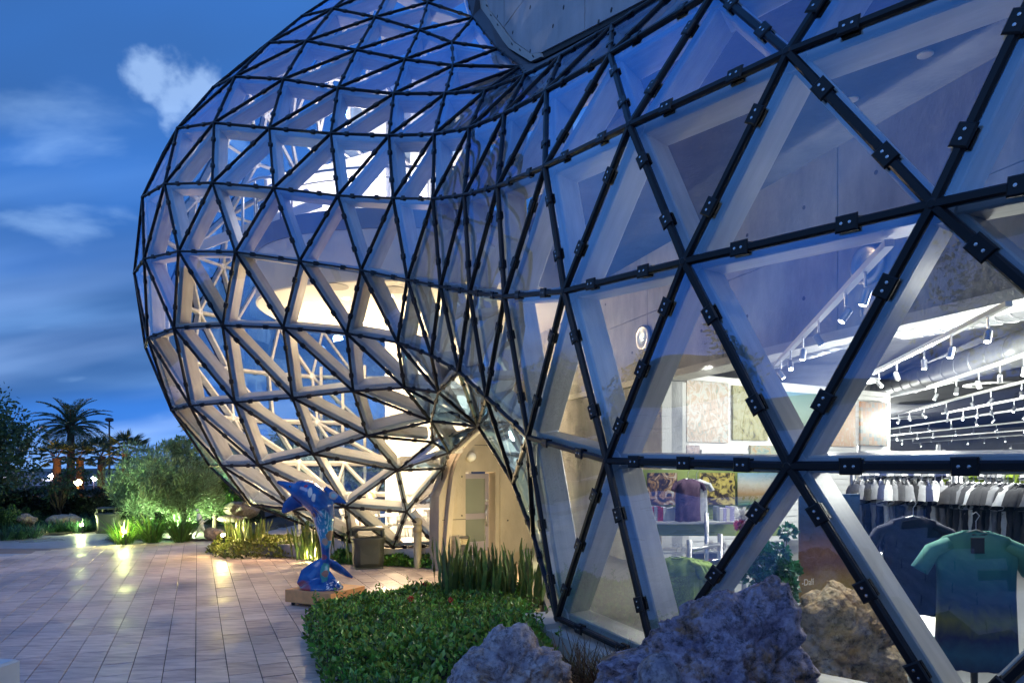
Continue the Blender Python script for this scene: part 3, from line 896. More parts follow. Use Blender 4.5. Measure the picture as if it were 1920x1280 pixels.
# spiral stair sweep with lettered banner
banner = MB(); nb = 26
vs, fs = [], []
for i in range(nb):
    t = i / (nb - 1); a = R_(205 - 110 * t); rr_ = 2.7
    cx, cy_ = -3.9 + rr_ * math.cos(a), 18.9 + rr_ * math.sin(a) * 0.8
    z = 8.3 + 2.2 * t
    for dz_, rr2 in ((0, 0), (1.5, 0), (1.5, 0.05), (0, 0.05)):
        vs.append((cx + rr2 * math.cos(a), cy_ + rr2 * math.sin(a), z + dz_))
for i in range(nb - 1):
    for j in range(4):
        fs.append((i * 4 + j, i * 4 + (j + 1) % 4, i * 4 + 4 + (j + 1) % 4, i * 4 + 4 + j))
banner.add(vs, fs + [(0, 1, 2, 3), ((nb - 1) * 4 + 3, (nb - 1) * 4 + 2, (nb - 1) * 4 + 1, (nb - 1) * 4)])
stair = banner.build('stair_parapet', M_['white'], bldg, False)
M_['ink'] = mat('grey_blue_ink', (0.16, 0.18, 0.32), 0.6)
TXT = []
for i, ch in enumerate(('to', 'H', 's')):
    a = R_((222, 208, 240)[i] + 22); 
    x, y = -3.9 + 2.76 * math.cos(a), 18.9 + 2.76 * math.sin(a) * 0.8
    TXT.append((ch, (x, y, (9.05, 8.55, 9.9)[i]), 0.55, M_['ink'], stair, (R_(90), 0, a + R_(90))))
# stair hoop rail at the left of the balcony
mb = MB()
hp = at(455, 400, 17.2)
mb.tube([hp + Vector((0, 0, -0.6)), hp + Vector((0, 0, 0.5)), hp + Vector((0.12, 0, 0.75)), hp + Vector((0.4, 0, 0.88)), hp + Vector((1.2, 0.2, 1.0)), hp + Vector((2.2, 0.3, 1.5))], 0.035, 7)
mb.tube([hp + Vector((0.3, 0, -0.6)), hp + Vector((0.3, 0, 0.85))], 0.025, 6)
mb.build('stair_rail', M_['steel'], balc)
mb = MB(); sp = at(455, 420, 17.3)
mb.add([sp + Vector((-1.3, 0, -0.75)), sp + Vector((1.9, 0.3, 0.55)), sp + Vector((1.9, 0.3, 0.8)), sp + Vector((-1.3, 0, -0.5)), sp + Vector((-1.3, 0.06, -0.75)), sp + Vector((1.9, 0.36, 0.55)), sp + Vector((1.9, 0.36, 0.8)), sp + Vector((-1.3, 0.06, -0.5))],
       [(0, 1, 2, 3), (7, 6, 5, 4), (0, 4, 5, 1), (1, 5, 6, 2), (2, 6, 7, 3), (3, 7, 4, 0)])
mb.build('stair_stringer', M_['white'], balc)
# lower hall walls
mb = MB(); mb.prism([(-3.75, 20.5), (-1.2, 20.0), (-1.2, 20.4), (-3.75, 20.9)], 0.35, 6.1); cw = mb.build('cafe_wall', M_['white'], bldg)
mb = MB(); mb.prism([(-1.9, 19.95), (-1.55, 19.9), (-1.55, 19.96), (-1.9, 20.02)], 1.3, 2.6); mb.build('wall_opening', mat('grey_opening', (0.25, 0.24, 0.22), 0.7), cw)
mb = MB(); mb.prism([(-2.86, 20.20), (-2.72, 20.18), (-2.72, 20.21), (-2.86, 20.23)], 1.95, 2.5); mb.build('wall_sign', M_['white'], cw)
mb = MB(); mb.prism([(-6.9, 22.6), (-3.2, 21.8), (-3.2, 21.86), (-6.9, 22.66)], 0.35, 5.6); mb.build('glazed_screen', M_['glass_clear'], bldg)
for i in range(6):
    x = -6.9 + i * 0.74; y = 22.6 - i * 0.16
    mb = MB(); mb.box(x - 0.04, x + 0.04, y - 0.1, y - 0.02, 0.35, 5.6); mb.build('screen_post', M_['beam'], bldg)
mb = MB(); 
mb.prism([(-0.72 + 0.0, 18.9), (0.3, 18.4), (0.3, 18.8), (-0.72, 19.3)], 0, 0.3)
# kerb under the glass
kerb_pts = [P3[('g', -3)], P3[('k', -2)], P3[('k', -1)], P3[('k', 0)], P3[('k', 1)]]
for a, b in zip(kerb_pts[1:], kerb_pts[2:]):
    mb = MB(); dv = (b - a); n2 = Vector((dv.y, -dv.x, 0)).normalized()
    pts_ = [a + n2 * 0.04, b + n2 * 0.04, b - n2 * 0.35, a - n2 * 0.35]
    vs = [(q.x, q.y, -0.05) for q in pts_] + [(q.x, q.y, q.z - 0.05) for q in pts_]
    mb.add(vs, [(3, 2, 1, 0), (4, 5, 6, 7)] + [(j, (j + 1) % 4, 4 + (j + 1) % 4, 4 + j) for j in range(4)])
    mb.build('kerb', M_['concrete_lt'], bldg)
for a, b in ((('p', 2), ('e', 8)), (('e', 8), ('e', 9)), (('e', 9), ('e', 10)), (('e', 10), ('e', 11))):
    A, B = P3[a].copy(), P3[b].copy()
    if a == ('p', 2):
        A = B + Vector((-0.25, 0.55, 0)); 
    dv = (B - A); n2 = Vector((dv.y, -dv.x, 0)).normalized()
    if n2.dot(Vector((-A.x, -A.y, 0))) < 0:
        n2 = -n2
    pts_ = [A + n2 * 0.14, B + n2 * 0.14, B - n2 * 0.4, A - n2 * 0.4]
    mb = MB(); vs = [(q.x, q.y, -0.05) for q in pts_] + [(q.x, q.y, min(A.z, B.z) - 0.06) for q in pts_]
    mb.add(vs, [(3, 2, 1, 0), (4, 5, 6, 7)] + [(j, (j + 1) % 4, 4 + (j + 1) % 4, 4 + j) for j in range(4)])
    mb.build('kerb', M_['concrete_lt'], bldg)
# lamps of the bulb hall (the lit soffit and floor lights seen in the photograph)
for loc, en in (((-5.0, 18.0, 5.5), 130), ((-2.4, 17.0, 5.4), 130), ((-3.6, 19.6, 5.2), 150), ((-2.4, 18.9, 3.0), 130), ((-5.6, 19.2, 2.2), 190), ((-3.3, 18.4, 1.8), 190)):
    lamp('hall_light', 'POINT', loc, en * 0.68, (1.0, 0.68, 0.38), 0.15, bldg)
for loc, aim, en in (((-3.4, 17.6, 8.5), (-3.2, 21.2, 10.8), 300), ((-5.0, 18.6, 8.2), (-5.4, 21.5, 9.2), 160), ((-2.0, 17.8, 8.6), (-1.9, 20.9, 10.2), 180)):
    lamp('upper_light', 'SPOT', loc, en, (1.0, 0.88, 0.82), 0.2, bldg, 95, aim, 0.8)
lamp('upper_fill', 'POINT', (-4.2, 18.8, 10.6), 150, (1.0, 0.86, 0.82), 0.25, bldg)  # added fill that brightens the upper bulb beams, no lamp fitting here
lamp('portal_light', 'POINT', at(905, 1010, 14.6) + Vector((0.1, 0, 0.0)), 34, (1.0, 0.72, 0.32), 0.08, bldg)
lamp('portal_uplight', 'POINT', at(965, 1005, 14.2), 26, (0.95, 0.90, 0.36), 0.08, bldg)

# dark metal flashing that closes the joint between the bulb's top edge and the concrete
fl_a = [P3[('v', 6)], P3[('w', 6)], P3[('x', 7)], P3[('y', 7)], P3[('z', 8)], P3[('z', 9)], P3[('z', 10)], P3[('z', 11)], P3[('z', 12)]]
fl_b = [onplane(*q, CU) - NRM * 0.1 for q in ((894, -60), (902, 8), (957, 93), (999, 119), (1016, 112), (1060, 89), (1160, 37), (1300, -36), (1480, -129))]
M_['flash'] = mat('dark_flashing', (0.06, 0.065, 0.08), 0.5)
for i in range(len(fl_a) - 1):
    q = [fl_a[i], fl_a[i + 1], fl_b[i + 1], fl_b[i]]
    n_ = (q[1] - q[0]).cross(q[3] - q[0]).normalized() * 0.03
    mb = MB(); mb.add(q + [v + n_ for v in q], [(0, 1, 2, 3), (7, 6, 5, 4)] + [((j + 1) % 4, j, 4 + j, 4 + (j + 1) % 4) for j in range(4)])
    mb.build('flashing', M_['flash'], bldg)
# ================================================================== the shop behind the glass
def text_mesh(body, loc, size, m, parent, rot, name='lettering', ext=0.003):
    c = bpy.data.curves.new(name, 'FONT'); c.body = body; c.size = size; c.extrude = ext; c.align_x = 'CENTER'; c.align_y = 'CENTER'
    t = bpy.data.objects.new(name, c); COL.objects.link(t)
    dg = bpy.context.evaluated_depsgraph_get()
    me = bpy.data.meshes.new_from_object(t.evaluated_get(dg))
    bpy.data.objects.remove(t)
    me.materials.clear()
    o = link(name, me, m, parent); o.location = loc; o.rotation_euler = rot
    return o
for a_ in TXT:
    text_mesh(*a_)
def paint(name, cols, scale=3.0, dist=1.5, seed=0.0, mode='noise', rough=0.5):
    """flat printed picture: an abstract pattern in the colours of the print"""
    m = bpy.data.materials.new(name); m.use_nodes = True
    nt = m.node_tree; b = nt.nodes['Principled BSDF']; N = nt.nodes.new; L = nt.links.new
    b.inputs['Roughness'].default_value = rough
    tc = N('ShaderNodeTexCoord'); mp = N('ShaderNodeMapping'); mp.inputs['Location'].default_value = (seed, seed * 1.7, seed * 0.3)
    L(tc.outputs['Generated'], mp.inputs[0]); vec = mp.outputs[0]
    if mode == 'mosaic':
        sn = N('ShaderNodeVectorMath'); sn.operation = 'SNAP'; sn.inputs[1].default_value = (0.1, 0.1, 0.085)
        L(vec, sn.inputs[0]); vec = sn.outputs[0]
    t = N('ShaderNodeTexNoise'); t.inputs['Scale'].default_value = scale; t.inputs['Detail'].default_value = 9; t.inputs['Roughness'].default_value = 0.6; t.inputs['Distortion'].default_value = dist
    L(vec, t.inputs['Vector'])
    fac = t.outputs['Fac']
    if mode == 'bands':
        sx = N('ShaderNodeSeparateXYZ'); L(tc.outputs['Generated'], sx.inputs[0])
        ma = N('ShaderNodeMath'); ma.operation = 'MULTIPLY_ADD'; ma.inputs[1].default_value = 0.22
        L(t.outputs['Fac'], ma.inputs[0]); L(sx.outputs[2], ma.inputs[2])
        sb = N('ShaderNodeMath'); sb.operation = 'SUBTRACT'; sb.inputs[1].default_value = 0.11; L(ma.outputs[0], sb.inputs[0])
        fac = sb.outputs[0]
    cr = N('ShaderNodeValToRGB'); els = cr.color_ramp.elements
    n = len(cols); lo, hi = (0.34, 0.66) if mode != 'bands' else (0.0, 1.0)
    els[0].position = lo; els[0].color = (*cols[0], 1); els[1].position = hi; els[1].color = (*cols[-1], 1)
    for i in range(1, n - 1):
        e_ = els.new(lo + (hi - lo) * i / (n - 1)); e_.color = (*cols[i], 1)
    L(fac, cr.inputs[0]); L(cr.outputs[0], b.inputs['Base Color'])
    return m
# ---- slat wall
W0 = at(1247, 700, 13.8); W0.z = 0
wd = Vector((1.68, 1.0, 0)).normalized(); wn_ = Vector((wd.y, -wd.x, 0))
def onwall(px, py, off=0.0):
    rx = (px - CX) / F
    dd = ((W0 + wn_ * off).dot(wn_)) / (rx * wn_.x + wn_.y)
    return at(px, py, dd)
def wall_board(px0, px1, py0, py1, off, th, name, m, parent):
    """upright board on the slat wall; py0/py1 are read at its left edge"""
    a, b = onwall(px0, py0, off), onwall(px1, py0, off)
    z1, z0 = a.z, onwall(px0, py1, off).z
    mb = MB(); A = [Vector((a.x, a.y, z0)), Vector((b.x, b.y, z0)), Vector((b.x, b.y, z1)), Vector((a.x, a.y, z1))]
    B = [q - wn_ * th for q in A]
    mb.add(A + B, [(0, 1, 2, 3), (7, 6, 5, 4)] + [((j + 1) % 4, j, 4 + j, 4 + (j + 1) % 4) for j in range(4)])
    return mb.build(name, m, parent)
slatw = thing('slat_wall', 'white horizontal slat wall hung with prints inside the shop', 'wall', (W0.x, W0.y, 0.35))
slatw.location = (0, 0, 0)
wall_board(1284, 1669, 700, 1030, -0.03, 0.2, 'backing', M_['white'], slatw)
zt_, zb_ = onwall(1284, 700).z, onwall(1284, 1030).z
ns = 26
for i in range(ns):
    z0 = zb_ + (zt_ - zb_) * i / ns
    a, b = onwall(1285, 800, 0.0), onwall(1668, 800, 0.0)
    mb = MB(); A = [Vector((a.x, a.y, z0 + 0.02)), Vector((b.x, b.y, z0 + 0.02)), Vector((b.x, b.y, z0 + (zt_ - zb_) / ns - 0.01)), Vector((a.x, a.y, z0 + (zt_ - zb_) / ns - 0.01))]
    B = [q - wn_ * 0.028 for q in A]
    mb.add(A + B, [(0, 1, 2, 3), (7, 6, 5, 4)] + [((j + 1) % 4, j, 4 + j, 4 + (j + 1) % 4) for j in range(4)])
    mb.build('slat', M_['white'], slatw)
prints = [
 (1288, 1366, 712, 828, 'pale pastel print, largest on the slat wall, beside the concrete pier', ((0.75, 0.8, 0.72), (0.9, 0.88, 0.82), (0.85, 0.62, 0.45), (0.45, 0.55, 0.5)), 4, 2.0, 'noise'),
 (1375, 1440, 722, 824, 'olive and yellow print second from the concrete pier on the slat wall', ((0.10, 0.11, 0.08), (0.55, 0.50, 0.22), (0.62, 0.62, 0.40), (0.75, 0.66, 0.30)), 3, 2.5, 'noise'),
 (1466, 1541, 733, 836, 'sea green hazy landscape print in the middle of the slat wall', ((0.55, 0.42, 0.18), (0.40, 0.52, 0.42), (0.48, 0.66, 0.60), (0.30, 0.52, 0.52)), 3, 0.8, 'bands'),
 (1560, 1604, 745, 836, 'yellow ochre print half hidden behind a white beam', ((0.75, 0.6, 0.35), (0.8, 0.45, 0.25), (0.85, 0.8, 0.62)), 5, 1.5, 'noise'),
 (1614, 1664, 752, 834, 'blocky pixel pattern print in orange and grey at the end of the slat wall', ((0.14, 0.17, 0.2), (0.42, 0.5, 0.44), (0.75, 0.35, 0.15), (0.85, 0.7, 0.45)), 4.2, 0.4, 'mosaic'),
 (1288, 1312, 834, 864, 'tiny pink and blue print under the largest pastel print', ((0.25, 0.35, 0.5), (0.75, 0.55, 0.5), (0.85, 0.85, 0.85)), 5, 1.0, 'noise'),
 (1408, 1466, 834, 874, 'small teal and orange print low on the slat wall', ((0.2, 0.4, 0.42), (0.65, 0.68, 0.5), (0.75, 0.4, 0.15)), 5, 1.0, 'noise'),
]
for i, (x0, x1, y0, y1, lab, cols, sc, di, mode) in enumerate(prints):
    tag(wall_board(x0, x1, y0, y1, 0.06, 0.05, 'art_print', paint('print_%d' % i, tuple(tuple(v * 0.55 for v in c_) for c_ in cols), sc, di, i * 1.3 + 0.4, mode), None), lab, 'picture', 'prints hung on the slat wall')
fr_ = thing('picture_frame', 'empty white picture frame low on the slat wall between two small prints', 'frame')
for q in ((1316, 1400, 843, 849), (1316, 1322, 849, 880), (1394, 1400, 849, 880), (1316, 1400, 880, 886)):
    wall_board(*q, 0.09, 0.07, 'moulding', M_['white'], fr_)
wall_board(1322, 1394, 849, 880, 0.03, 0.02, 'mount', mat('grey_mount', (0.5, 0.5, 0.48), 0.7), fr_)

# ---- track lights
ZR = 3.9
def zpt(px, py, z=ZR):
    return at(px, py, (z - H) * F / (HY - py))
M_['railwhite'] = mat('white_track', (0.80, 0.80, 0.78), 0.4)
M_['canmetal'] = mat('lamp_can', (0.62, 0.62, 0.64), 0.28, metal=0.8)
mb = MB(); mb.lathe([(0.048, -0.09), (0.05, -0.085), (0.05, 0.085), (0.035, 0.1)], 12); ME_can = mb.mesh('lamp_can', False)
mb = MB(); mb.lathe([(0.040, -0.094), (0.040, -0.088)], 12); ME_lens = mb.mesh('lens')
mb = MB(); mb.tube([(0, 0, 0.08), (0, 0, 0.2)], 0.011, 6); ME_stem = mb.mesh('stem')
tracks = [((1455, 683), (1668, 455), 'nearest track rail crossing in front of the bare concrete band'), ((1635, 700), (1892, 569), 'second track rail, running out from behind the beam below the concrete band'),
          ((1742, 726), (1960, 652), 'short track rail starting beside the brightest star lamp'), ((1670, 779), (1960, 705), 'long track rail passing just under the round ceiling diffuser'),
          ((1767, 775), (1960, 738), 'track rail that starts midway above the far racks'), ((1669, 804), (1960, 760), 'track rail first below the round ceiling diffuser'),
          ((1671, 816), (1960, 786), 'far track rail fourth up from the clothes racks'), ((1671, 825), (1960, 803), 'far track rail third up from the clothes racks'),
          ((1714, 830), (1960, 812), 'far track rail second up from the clothes racks'), ((1811, 836), (1960, 828), 'farthest and lowest track rail above the clothes racks')]
for ti, (pa_, pb_, lab) in enumerate(tracks):
    A, B = zpt(*pa_), zpt(*pb_)
    tr = thing('track_light', 'white ' + lab, 'track light', A, group='track lights over the shop')
    dv = B - A; Lg = dv.length
    mb = MB(); mb.box(0, Lg, -0.03, 0.03, -0.025, 0.025, frame(dv, (0, 0, 1)).to_4x4()); mb.build('rail', M_['railwhite'], tr)
    nh = max(2, min(7, int(Lg / 0.85)))
    if ti == 0:
        nh = 6
    for j in range(nh):
        t = (j + 0.5) / nh + rnd.uniform(-0.03, 0.03)
        c = dv * t + Vector((0, 0, -0.22))
        tilt = Matrix.Rotation(rnd.uniform(-0.7, 0.7), 4, 'X') @ Matrix.Rotation(rnd.uniform(-0.6, 0.6), 4, 'Y')
        hd = link('lamp_head', ME_can, M_['canmetal'], tr, Matrix.Translation(c) @ tilt @ Matrix.Scale(0.66, 4))
        link('lens', ME_lens, M_['coolglow'], hd)
        mb_o = link('stem', ME_stem, M_['canmetal'], tr, Matrix.Translation(c))
for x, y, z, en in ((6.0, 7.2, 3.7, 110), (5.6, 9.4, 3.7, 120), (5.4, 12.0, 3.7, 35), (7.2, 13.5, 3.6, 150), (8.0, 10.0, 3.6, 110), (11.0, 18.0, 3.6, 260), (12.0, 26.0, 3.6, 300), (18, 34, 3.6, 420)):
    lamp('shop_light', 'POINT', (x, y, z), en, (1.0, 0.95, 0.84), 0.12, bldg)
lamp('print_spot', 'SPOT', at(1330, 690, 11.9), 50, (1.0, 0.95, 0.85), 0.05, bldg, 40, onwall(1325, 750))
# ceiling fittings
def pend(px, py, z, r, lab):
    c = zpt(px, py, z)
    t = thing('ceiling_light', lab, 'ceiling light', c, group='round lights in the shop ceiling')
    mb = MB(); mb.lathe([(r, 0.0), (r, 0.06), (r * 0.9, 0.08)], 20); mb.build('rim', M_['railwhite'], t)
    mb = MB(); mb.lathe([(r * 0.93, -0.012), (r * 0.93, -0.002)], 20); mb.build('diffuser', emis('disc_glow', (1.0, 0.97, 0.9), 6.0), t)
    mb = MB(); mb.tube([(0, 0, 0.08), (0, 0, max(0.1, 5.0 - z))], 0.012, 6); mb.build('cord', M_['dark'], t)
pend(1692, 622, 4.35, 0.3, 'round glowing ceiling light hanging right of the thick white beam')
pend(1436, 682, 4.3, 0.3, 'round glowing ceiling light under the soffit, above the sea green print')
pend(1622, 716, 4.35, 0.3, 'small round glowing ceiling light above the pixel pattern print')
for px, py, r, lab in ((1706, 783, 0.75, 'farther round white ceiling diffuser of concentric rings'), (1858, 722, 0.62, 'nearer round white ceiling diffuser of concentric rings')):
    c = zpt(px, py, 4.5)
    t = thing('ceiling_diffuser', lab, 'diffuser', c, group='round ceiling diffusers')
    for k_ in (1.0, 0.72, 0.46):
        mb = MB(); mb.lathe([(r * k_, 0.0), (r * k_, 0.03), (r * k_ * 0.86, 0.05), (r * k_ * 0.86, 0.02)], 28); mb.build('ring', M_['railwhite'], t, True)
# ducts
M_['duct'] = mat('galvanised_duct', (0.30, 0.31, 0.33), 0.45, metal=0.6, var=0.2, vscale=3)
def duct(pa_, pb_, r, lab):
    t = thing('air_duct', lab, 'duct', pa_, group='air ducts in the shop')
    dv = pb_ - pa_
    mb = MB(); n = 14; mb.tube([dv * i / n for i in range(n + 1)], r, 16); mb.build('pipe', M_['duct'], t, True)
    for i in range(1, n):
        c = dv * i / n
        mb = MB(); mb.tube([c - dv.normalized() * 0.02, c + dv.normalized() * 0.02], r * 1.03, 16); mb.build('seam_ring', M_['duct'], t, True)
duct(at(1405, 668, 12.5), at(1720, 560, 8.5), 0.34, 'grey round air duct running just behind the soffit')
duct(at(1700, 600, 13.0), at(2150, 500, 7.5), 0.36, 'grey round air duct at the right under the ceiling')
duct(at(1640, 735, 22), at(1960, 640, 11), 0.3, 'far grey air duct above the rows of track rails')
# round wall lamps on the concrete band
for px, py in ((1212, 634), (1634, 497)):
    c = onplane(px, py, CB) + NRM * 0.03
    t = thing('wall_lamp', 'round bulkhead lamp on the concrete band ' + ('near the white beam at right' if px > 1400 else 'left, above the prints'), 'wall lamp', c)
    Mx = frame(Vector((0, 0, 1)), NRM).to_4x4()
    mb = MB(); mb.lathe([(0.26, 0), (0.26, 0.06), (0.22, 0.09), (0.2, 0.07)], 24, Mx); mb.build('rim', M_['steel'], t, True)
    mb = MB(); mb.lathe([(0.19, 0.05), (0.16, 0.075), (0.05, 0.085)], 20, Mx); mb.build('lens', M_['glass_clear'], t, True)

# ---- garments
from mathutils import noise as Noise
def cloth(name, col, var=0.25, col2=None, island=0.0, vs=8):
    return mat(name, col, 0.85, var=var, vscale=vs, col2=col2, bump=0.15, bscale=18)
def tee(name, w, h, m, loc, rz, label, group=None, sleeve=0.24, neck=0.09, flare=1.0, print_m=None, dep=0.075, hanger=True, fold=0.012):
    """short-sleeved shirt: body and sleeves one piece of cloth, print panel, neck band, hanger"""
    t = thing(name, label, 'shirt', loc, rz, group)
    n = 64
    key = [(0.50 * flare, 0.95, 0.0), (0.485 * flare, 1.0, 0.12), (0.47, 1.0, 0.35), (0.455, 1.0, 0.55), (0.46, 1.0, 0.70), (0.485, 0.95, 0.80), (0.485, 0.8, 0.88), (0.42, 0.6, 0.94), (0.29, 0.5, 0.975), (0.19, 0.45, 0.985)]
    rings = []
    for j in range(30):
        zz = 0.985 * j / 29
        for q0, q1 in zip(key, key[1:]):
            if q0[2] <= zz <= q1[2] + 1e-9:
                tt = (zz - q0[2]) / (q1[2] - q0[2]); rings.append((q0[0] + (q1[0] - q0[0]) * tt, q0[1] + (q1[1] - q0[1]) * tt, zz)); break
    V, Fc = [], []
    sd0 = rnd.uniform(0, 50)
    for hw, hd, z in rings:
        for i in range(n):
            a = 2 * math.pi * i / n
            c, s = math.cos(a), math.sin(a)
            x = w * hw * math.copysign(abs(c) ** 0.7, c)
            fz = Noise.noise((x * 11 + sd0, z * h * 2.6, s * 2)) * 0.9 + Noise.noise((x * 24 - z * 9, z * h * 7 + sd0, s)) * 0.5
            wob = fold * 2.1 * fz * (1.15 - 0.6 * z)
            y = dep * hd * math.copysign(abs(s) ** 0.8, s) + wob
            V.append((x + fold * 0.6 * fz, y, z * h + (fold * 1.2 * fz if z == 0 else 0)))
    for r in range(len(rings) - 1):
        for i in range(n):
            a, b = r * n + i, r * n + (i + 1) % n
            Fc.append((a, b, b + n, a + n))
    mb = MB(); mb.add(V, Fc)
    if sleeve:
        for s in (-1, 1):
            sh = Vector((s * w * 0.40, 0, h * 0.90)); en = sh + Vector((s * sleeve * 0.62, 0, -sleeve * 0.85))
            mb.tube([sh - Vector((s * 0.05, 0, 0)), sh.lerp(en, 0.35) + Vector((s * 0.012, 0, 0.015)), en], [h * 0.09, h * 0.105, h * 0.11], 12, False, 0.55)
    mb.build('cloth', m, t, True)
    if print_m is not None:
        mb = MB(); q = [(-w * 0.26, h * 0.16), (w * 0.26, h * 0.16), (w * 0.26, h * 0.66), (-w * 0.26, h * 0.66)]
        k_ = 8
        vs, fs = [], []
        for iy in range(k_ + 1):
            for ix in range(k_ + 1):
                x = -w * 0.30 + w * 0.60 * ix / k_; z = h * (0.12 + 0.56 * iy / k_)
                vs.append((x, -dep * (1 - (abs(x) / (w * 0.47)) ** 2.6) ** 0.5 - fold - 0.006, z))
        for iy in range(k_):
            for ix in range(k_):
                a = iy * (k_ + 1) + ix; fs.append((a, a + 1, a + k_ + 2, a + k_ + 1))
        mb.add(vs, fs); mb.build('print', print_m, t, True)
    mb = MB(); mb.tube([(w * 0.17 * math.cos(a), dep * 0.5 * math.sin(a), h * (0.985 - 0.02 * (math.sin(a) < 0) * -math.sin(a))) for a in [2 * math.pi * i / 16 for i in range(17)]], 0.009, 6, False)
    mb.build('neck_band', m, t, True)
    if hanger:
        mb = MB(); mb.tube([(-w * 0.36, 0, h * 0.93), (0, 0, h * 1.0), (w * 0.36, 0, h * 0.93)], 0.007, 5)
        mb.tube([(0, 0, h), (0, 0, h + 0.07), (0.025, 0, h + 0.11), (0, 0, h + 0.14), (-0.025, 0, h + 0.12)], 0.004, 5)
        mb.build('hanger', M_['steel'], t)
    return t
# front display: teal print top and the navy top behind it
q = at(1830, 1255, 5.45)
teal = paint('teal_print_cloth', ((0.02, 0.03, 0.08), (0.03, 0.10, 0.16), (0.02, 0.03, 0.09), (0.14, 0.15, 0.06), (0.02, 0.05, 0.11), (0.02, 0.10, 0.15), (0.03, 0.16, 0.18), (0.09, 0.30, 0.24), (0.12, 0.32, 0.26)), 5.0, 0.8, 2.2, 'bands', 0.85)
tee('shirt', 0.60, 1.10, teal, q, R_(-14), 'teal and navy printed top displayed nearest the glass', sleeve=0.26)
mb = MB(); mb.box(-0.05, 0.05, -0.012, 0.0, -0.06, 0.06); o = mb.build('swing_tag', M_['dark']); o.location = at(1832, 1022, 5.33); tag(o, 'small black tag at the neck of the teal printed top', 'tag')
st_ = thing('display_stand', 'slim black display stand under the teal printed top', 'stand', (q.x, q.y + 0.02, 0.36))
mb = MB(); mb.tube([(0, 0, 0), (0, 0, q.z - 0.30)], 0.025, 8); mb.build('pole', M_['dark'], st_)
mb = MB(); mb.lathe([(0.16, 0), (0.16, 0.015), (0.03, 0.03)], 16); mb.build('base', M_['dark'], st_)
q2 = at(1712, 1150, 6.1)
tee('shirt', 0.50, 0.86, cloth('navy_cloth', (0.02, 0.025, 0.06)), q2, R_(-20), 'dark navy top hanging just behind the teal printed top', sleeve=0.24)
# racks
def rack(name, A, B, ztop, label, legs=True):
    t = thing(name, label, 'clothes rack', (A.x, A.y, 0.35), group='steel clothes racks')
    dv = Vector((B.x - A.x, B.y - A.y, 0)); zt2 = ztop - 0.35
    mb = MB(); mb.tube([(0, 0, zt2), dv + Vector((0, 0, zt2))], 0.022, 8); mb.build('hanging_rail', M_['steel'], t, True)
    for e_ in (Vector(), dv):
        mb = MB(); mb.tube([e_, e_ + Vector((0, 0, zt2 + 0.12))], 0.03, 8); mb.build('post', M_['steel'], t, True)
        mb = MB(); mb.box(-0.06, 0.06, -0.25, 0.25, 0, 0.02, Matrix.Translation(e_)); mb.build('foot', M_['steel'], t)
    return t
def hang_row(A, B, ztop, cols, n, base, h=(0.75, 0.95), seed=1, face=False):
    r2 = random.Random(seed)
    dv = B - A
    ang = math.atan2(dv.y, dv.x)
    for i in range(n):
        t = (i + 0.5) / n
        hh = r2.uniform(*h)
        cname, col = cols[i % len(cols)]
        c = A + dv * t
        lab = base % (cname, ORD[i])
        tee('shirt', 0.46, hh, GAR[cname], (c.x, c.y, ztop - hh - 0.13), ang + R_(90) + r2.uniform(-0.12, 0.12), lab, 'garments on ' + base.split(' from the left on ')[-1].replace('the ', '', 1), sleeve=0.2, dep=0.035, fold=0.02)
gcols = {'black': (0.012, 0.012, 0.016), 'charcoal': (0.05, 0.05, 0.06), 'grey': (0.28, 0.28, 0.30), 'white': (0.75, 0.75, 0.76), 'navy': (0.02, 0.03, 0.09), 'lime': (0.30, 0.42, 0.05), 'plum': (0.10, 0.05, 0.10)}
GAR = {k_: cloth(k_ + '_cloth', v_) for k_, v_ in gcols.items()}
cl = lambda *n: [(k_, gcols[k_]) for k_ in n]
zrk = 2.36
A1, B1 = at(1598, 880, 8.6), at(1800, 880, 8.0)
rack('clothes_rack', A1, B1, zrk, 'steel clothes rack of dark and grey tops behind the long black horizontal bar')
hang_row(A1, B1, zrk, cl('charcoal', 'grey', 'black', 'grey', 'navy', 'white', 'grey'), 16, '%s top, %s from the left on the near rack behind the navy top', (0.8, 1.0), 3)
A2, B2 = at(1790, 880, 7.4), at(1990, 880, 6.6)
rack('clothes_rack', A2, B2, zrk, 'steel clothes rack of charcoal tops at the right edge behind the teal top')
hang_row(A2, B2, zrk, cl('charcoal', 'charcoal', 'grey', 'charcoal', 'white', 'charcoal'), 18, '%s top, %s from the left on the rack at the right edge', (0.7, 0.8), 5)
A3, B3 = at(1610, 850, 11.5), at(1760, 850, 11.0)
rack('clothes_rack', A3, B3, 2.62, 'farther steel clothes rack with rows of hangers below the pixel pattern print')
hang_row(A3, B3, 2.60, cl('white', 'grey', 'white', 'navy'), 12, '%s top, %s from the left on the far rack below the pixel print', (0.8, 0.9), 8)
A4, B4 = at(1770, 858, 13.5), at(1990, 860, 11.5)
rack('clothes_rack', A4, B4, 2.60, 'far steel clothes rack at the right, above the long black bar')
hang_row(A4, B4, 2.56, cl('lime', 'white', 'grey', 'white'), 12, '%s top, %s from the left on the far rack at the right', (0.8, 0.9), 9)
A5, B5 = at(1620, 1080, 9.4), at(1790, 1080, 8.8)
rack('clothes_rack', A5, B5, 1.28, 'low steel clothes rack of pale tops beneath the navy top')
hang_row(A5, B5, 1.28, cl('white', 'grey', 'charcoal', 'white'), 10, '%s top, %s from the left on the low rack near the floor', (0.6, 0.7), 4)
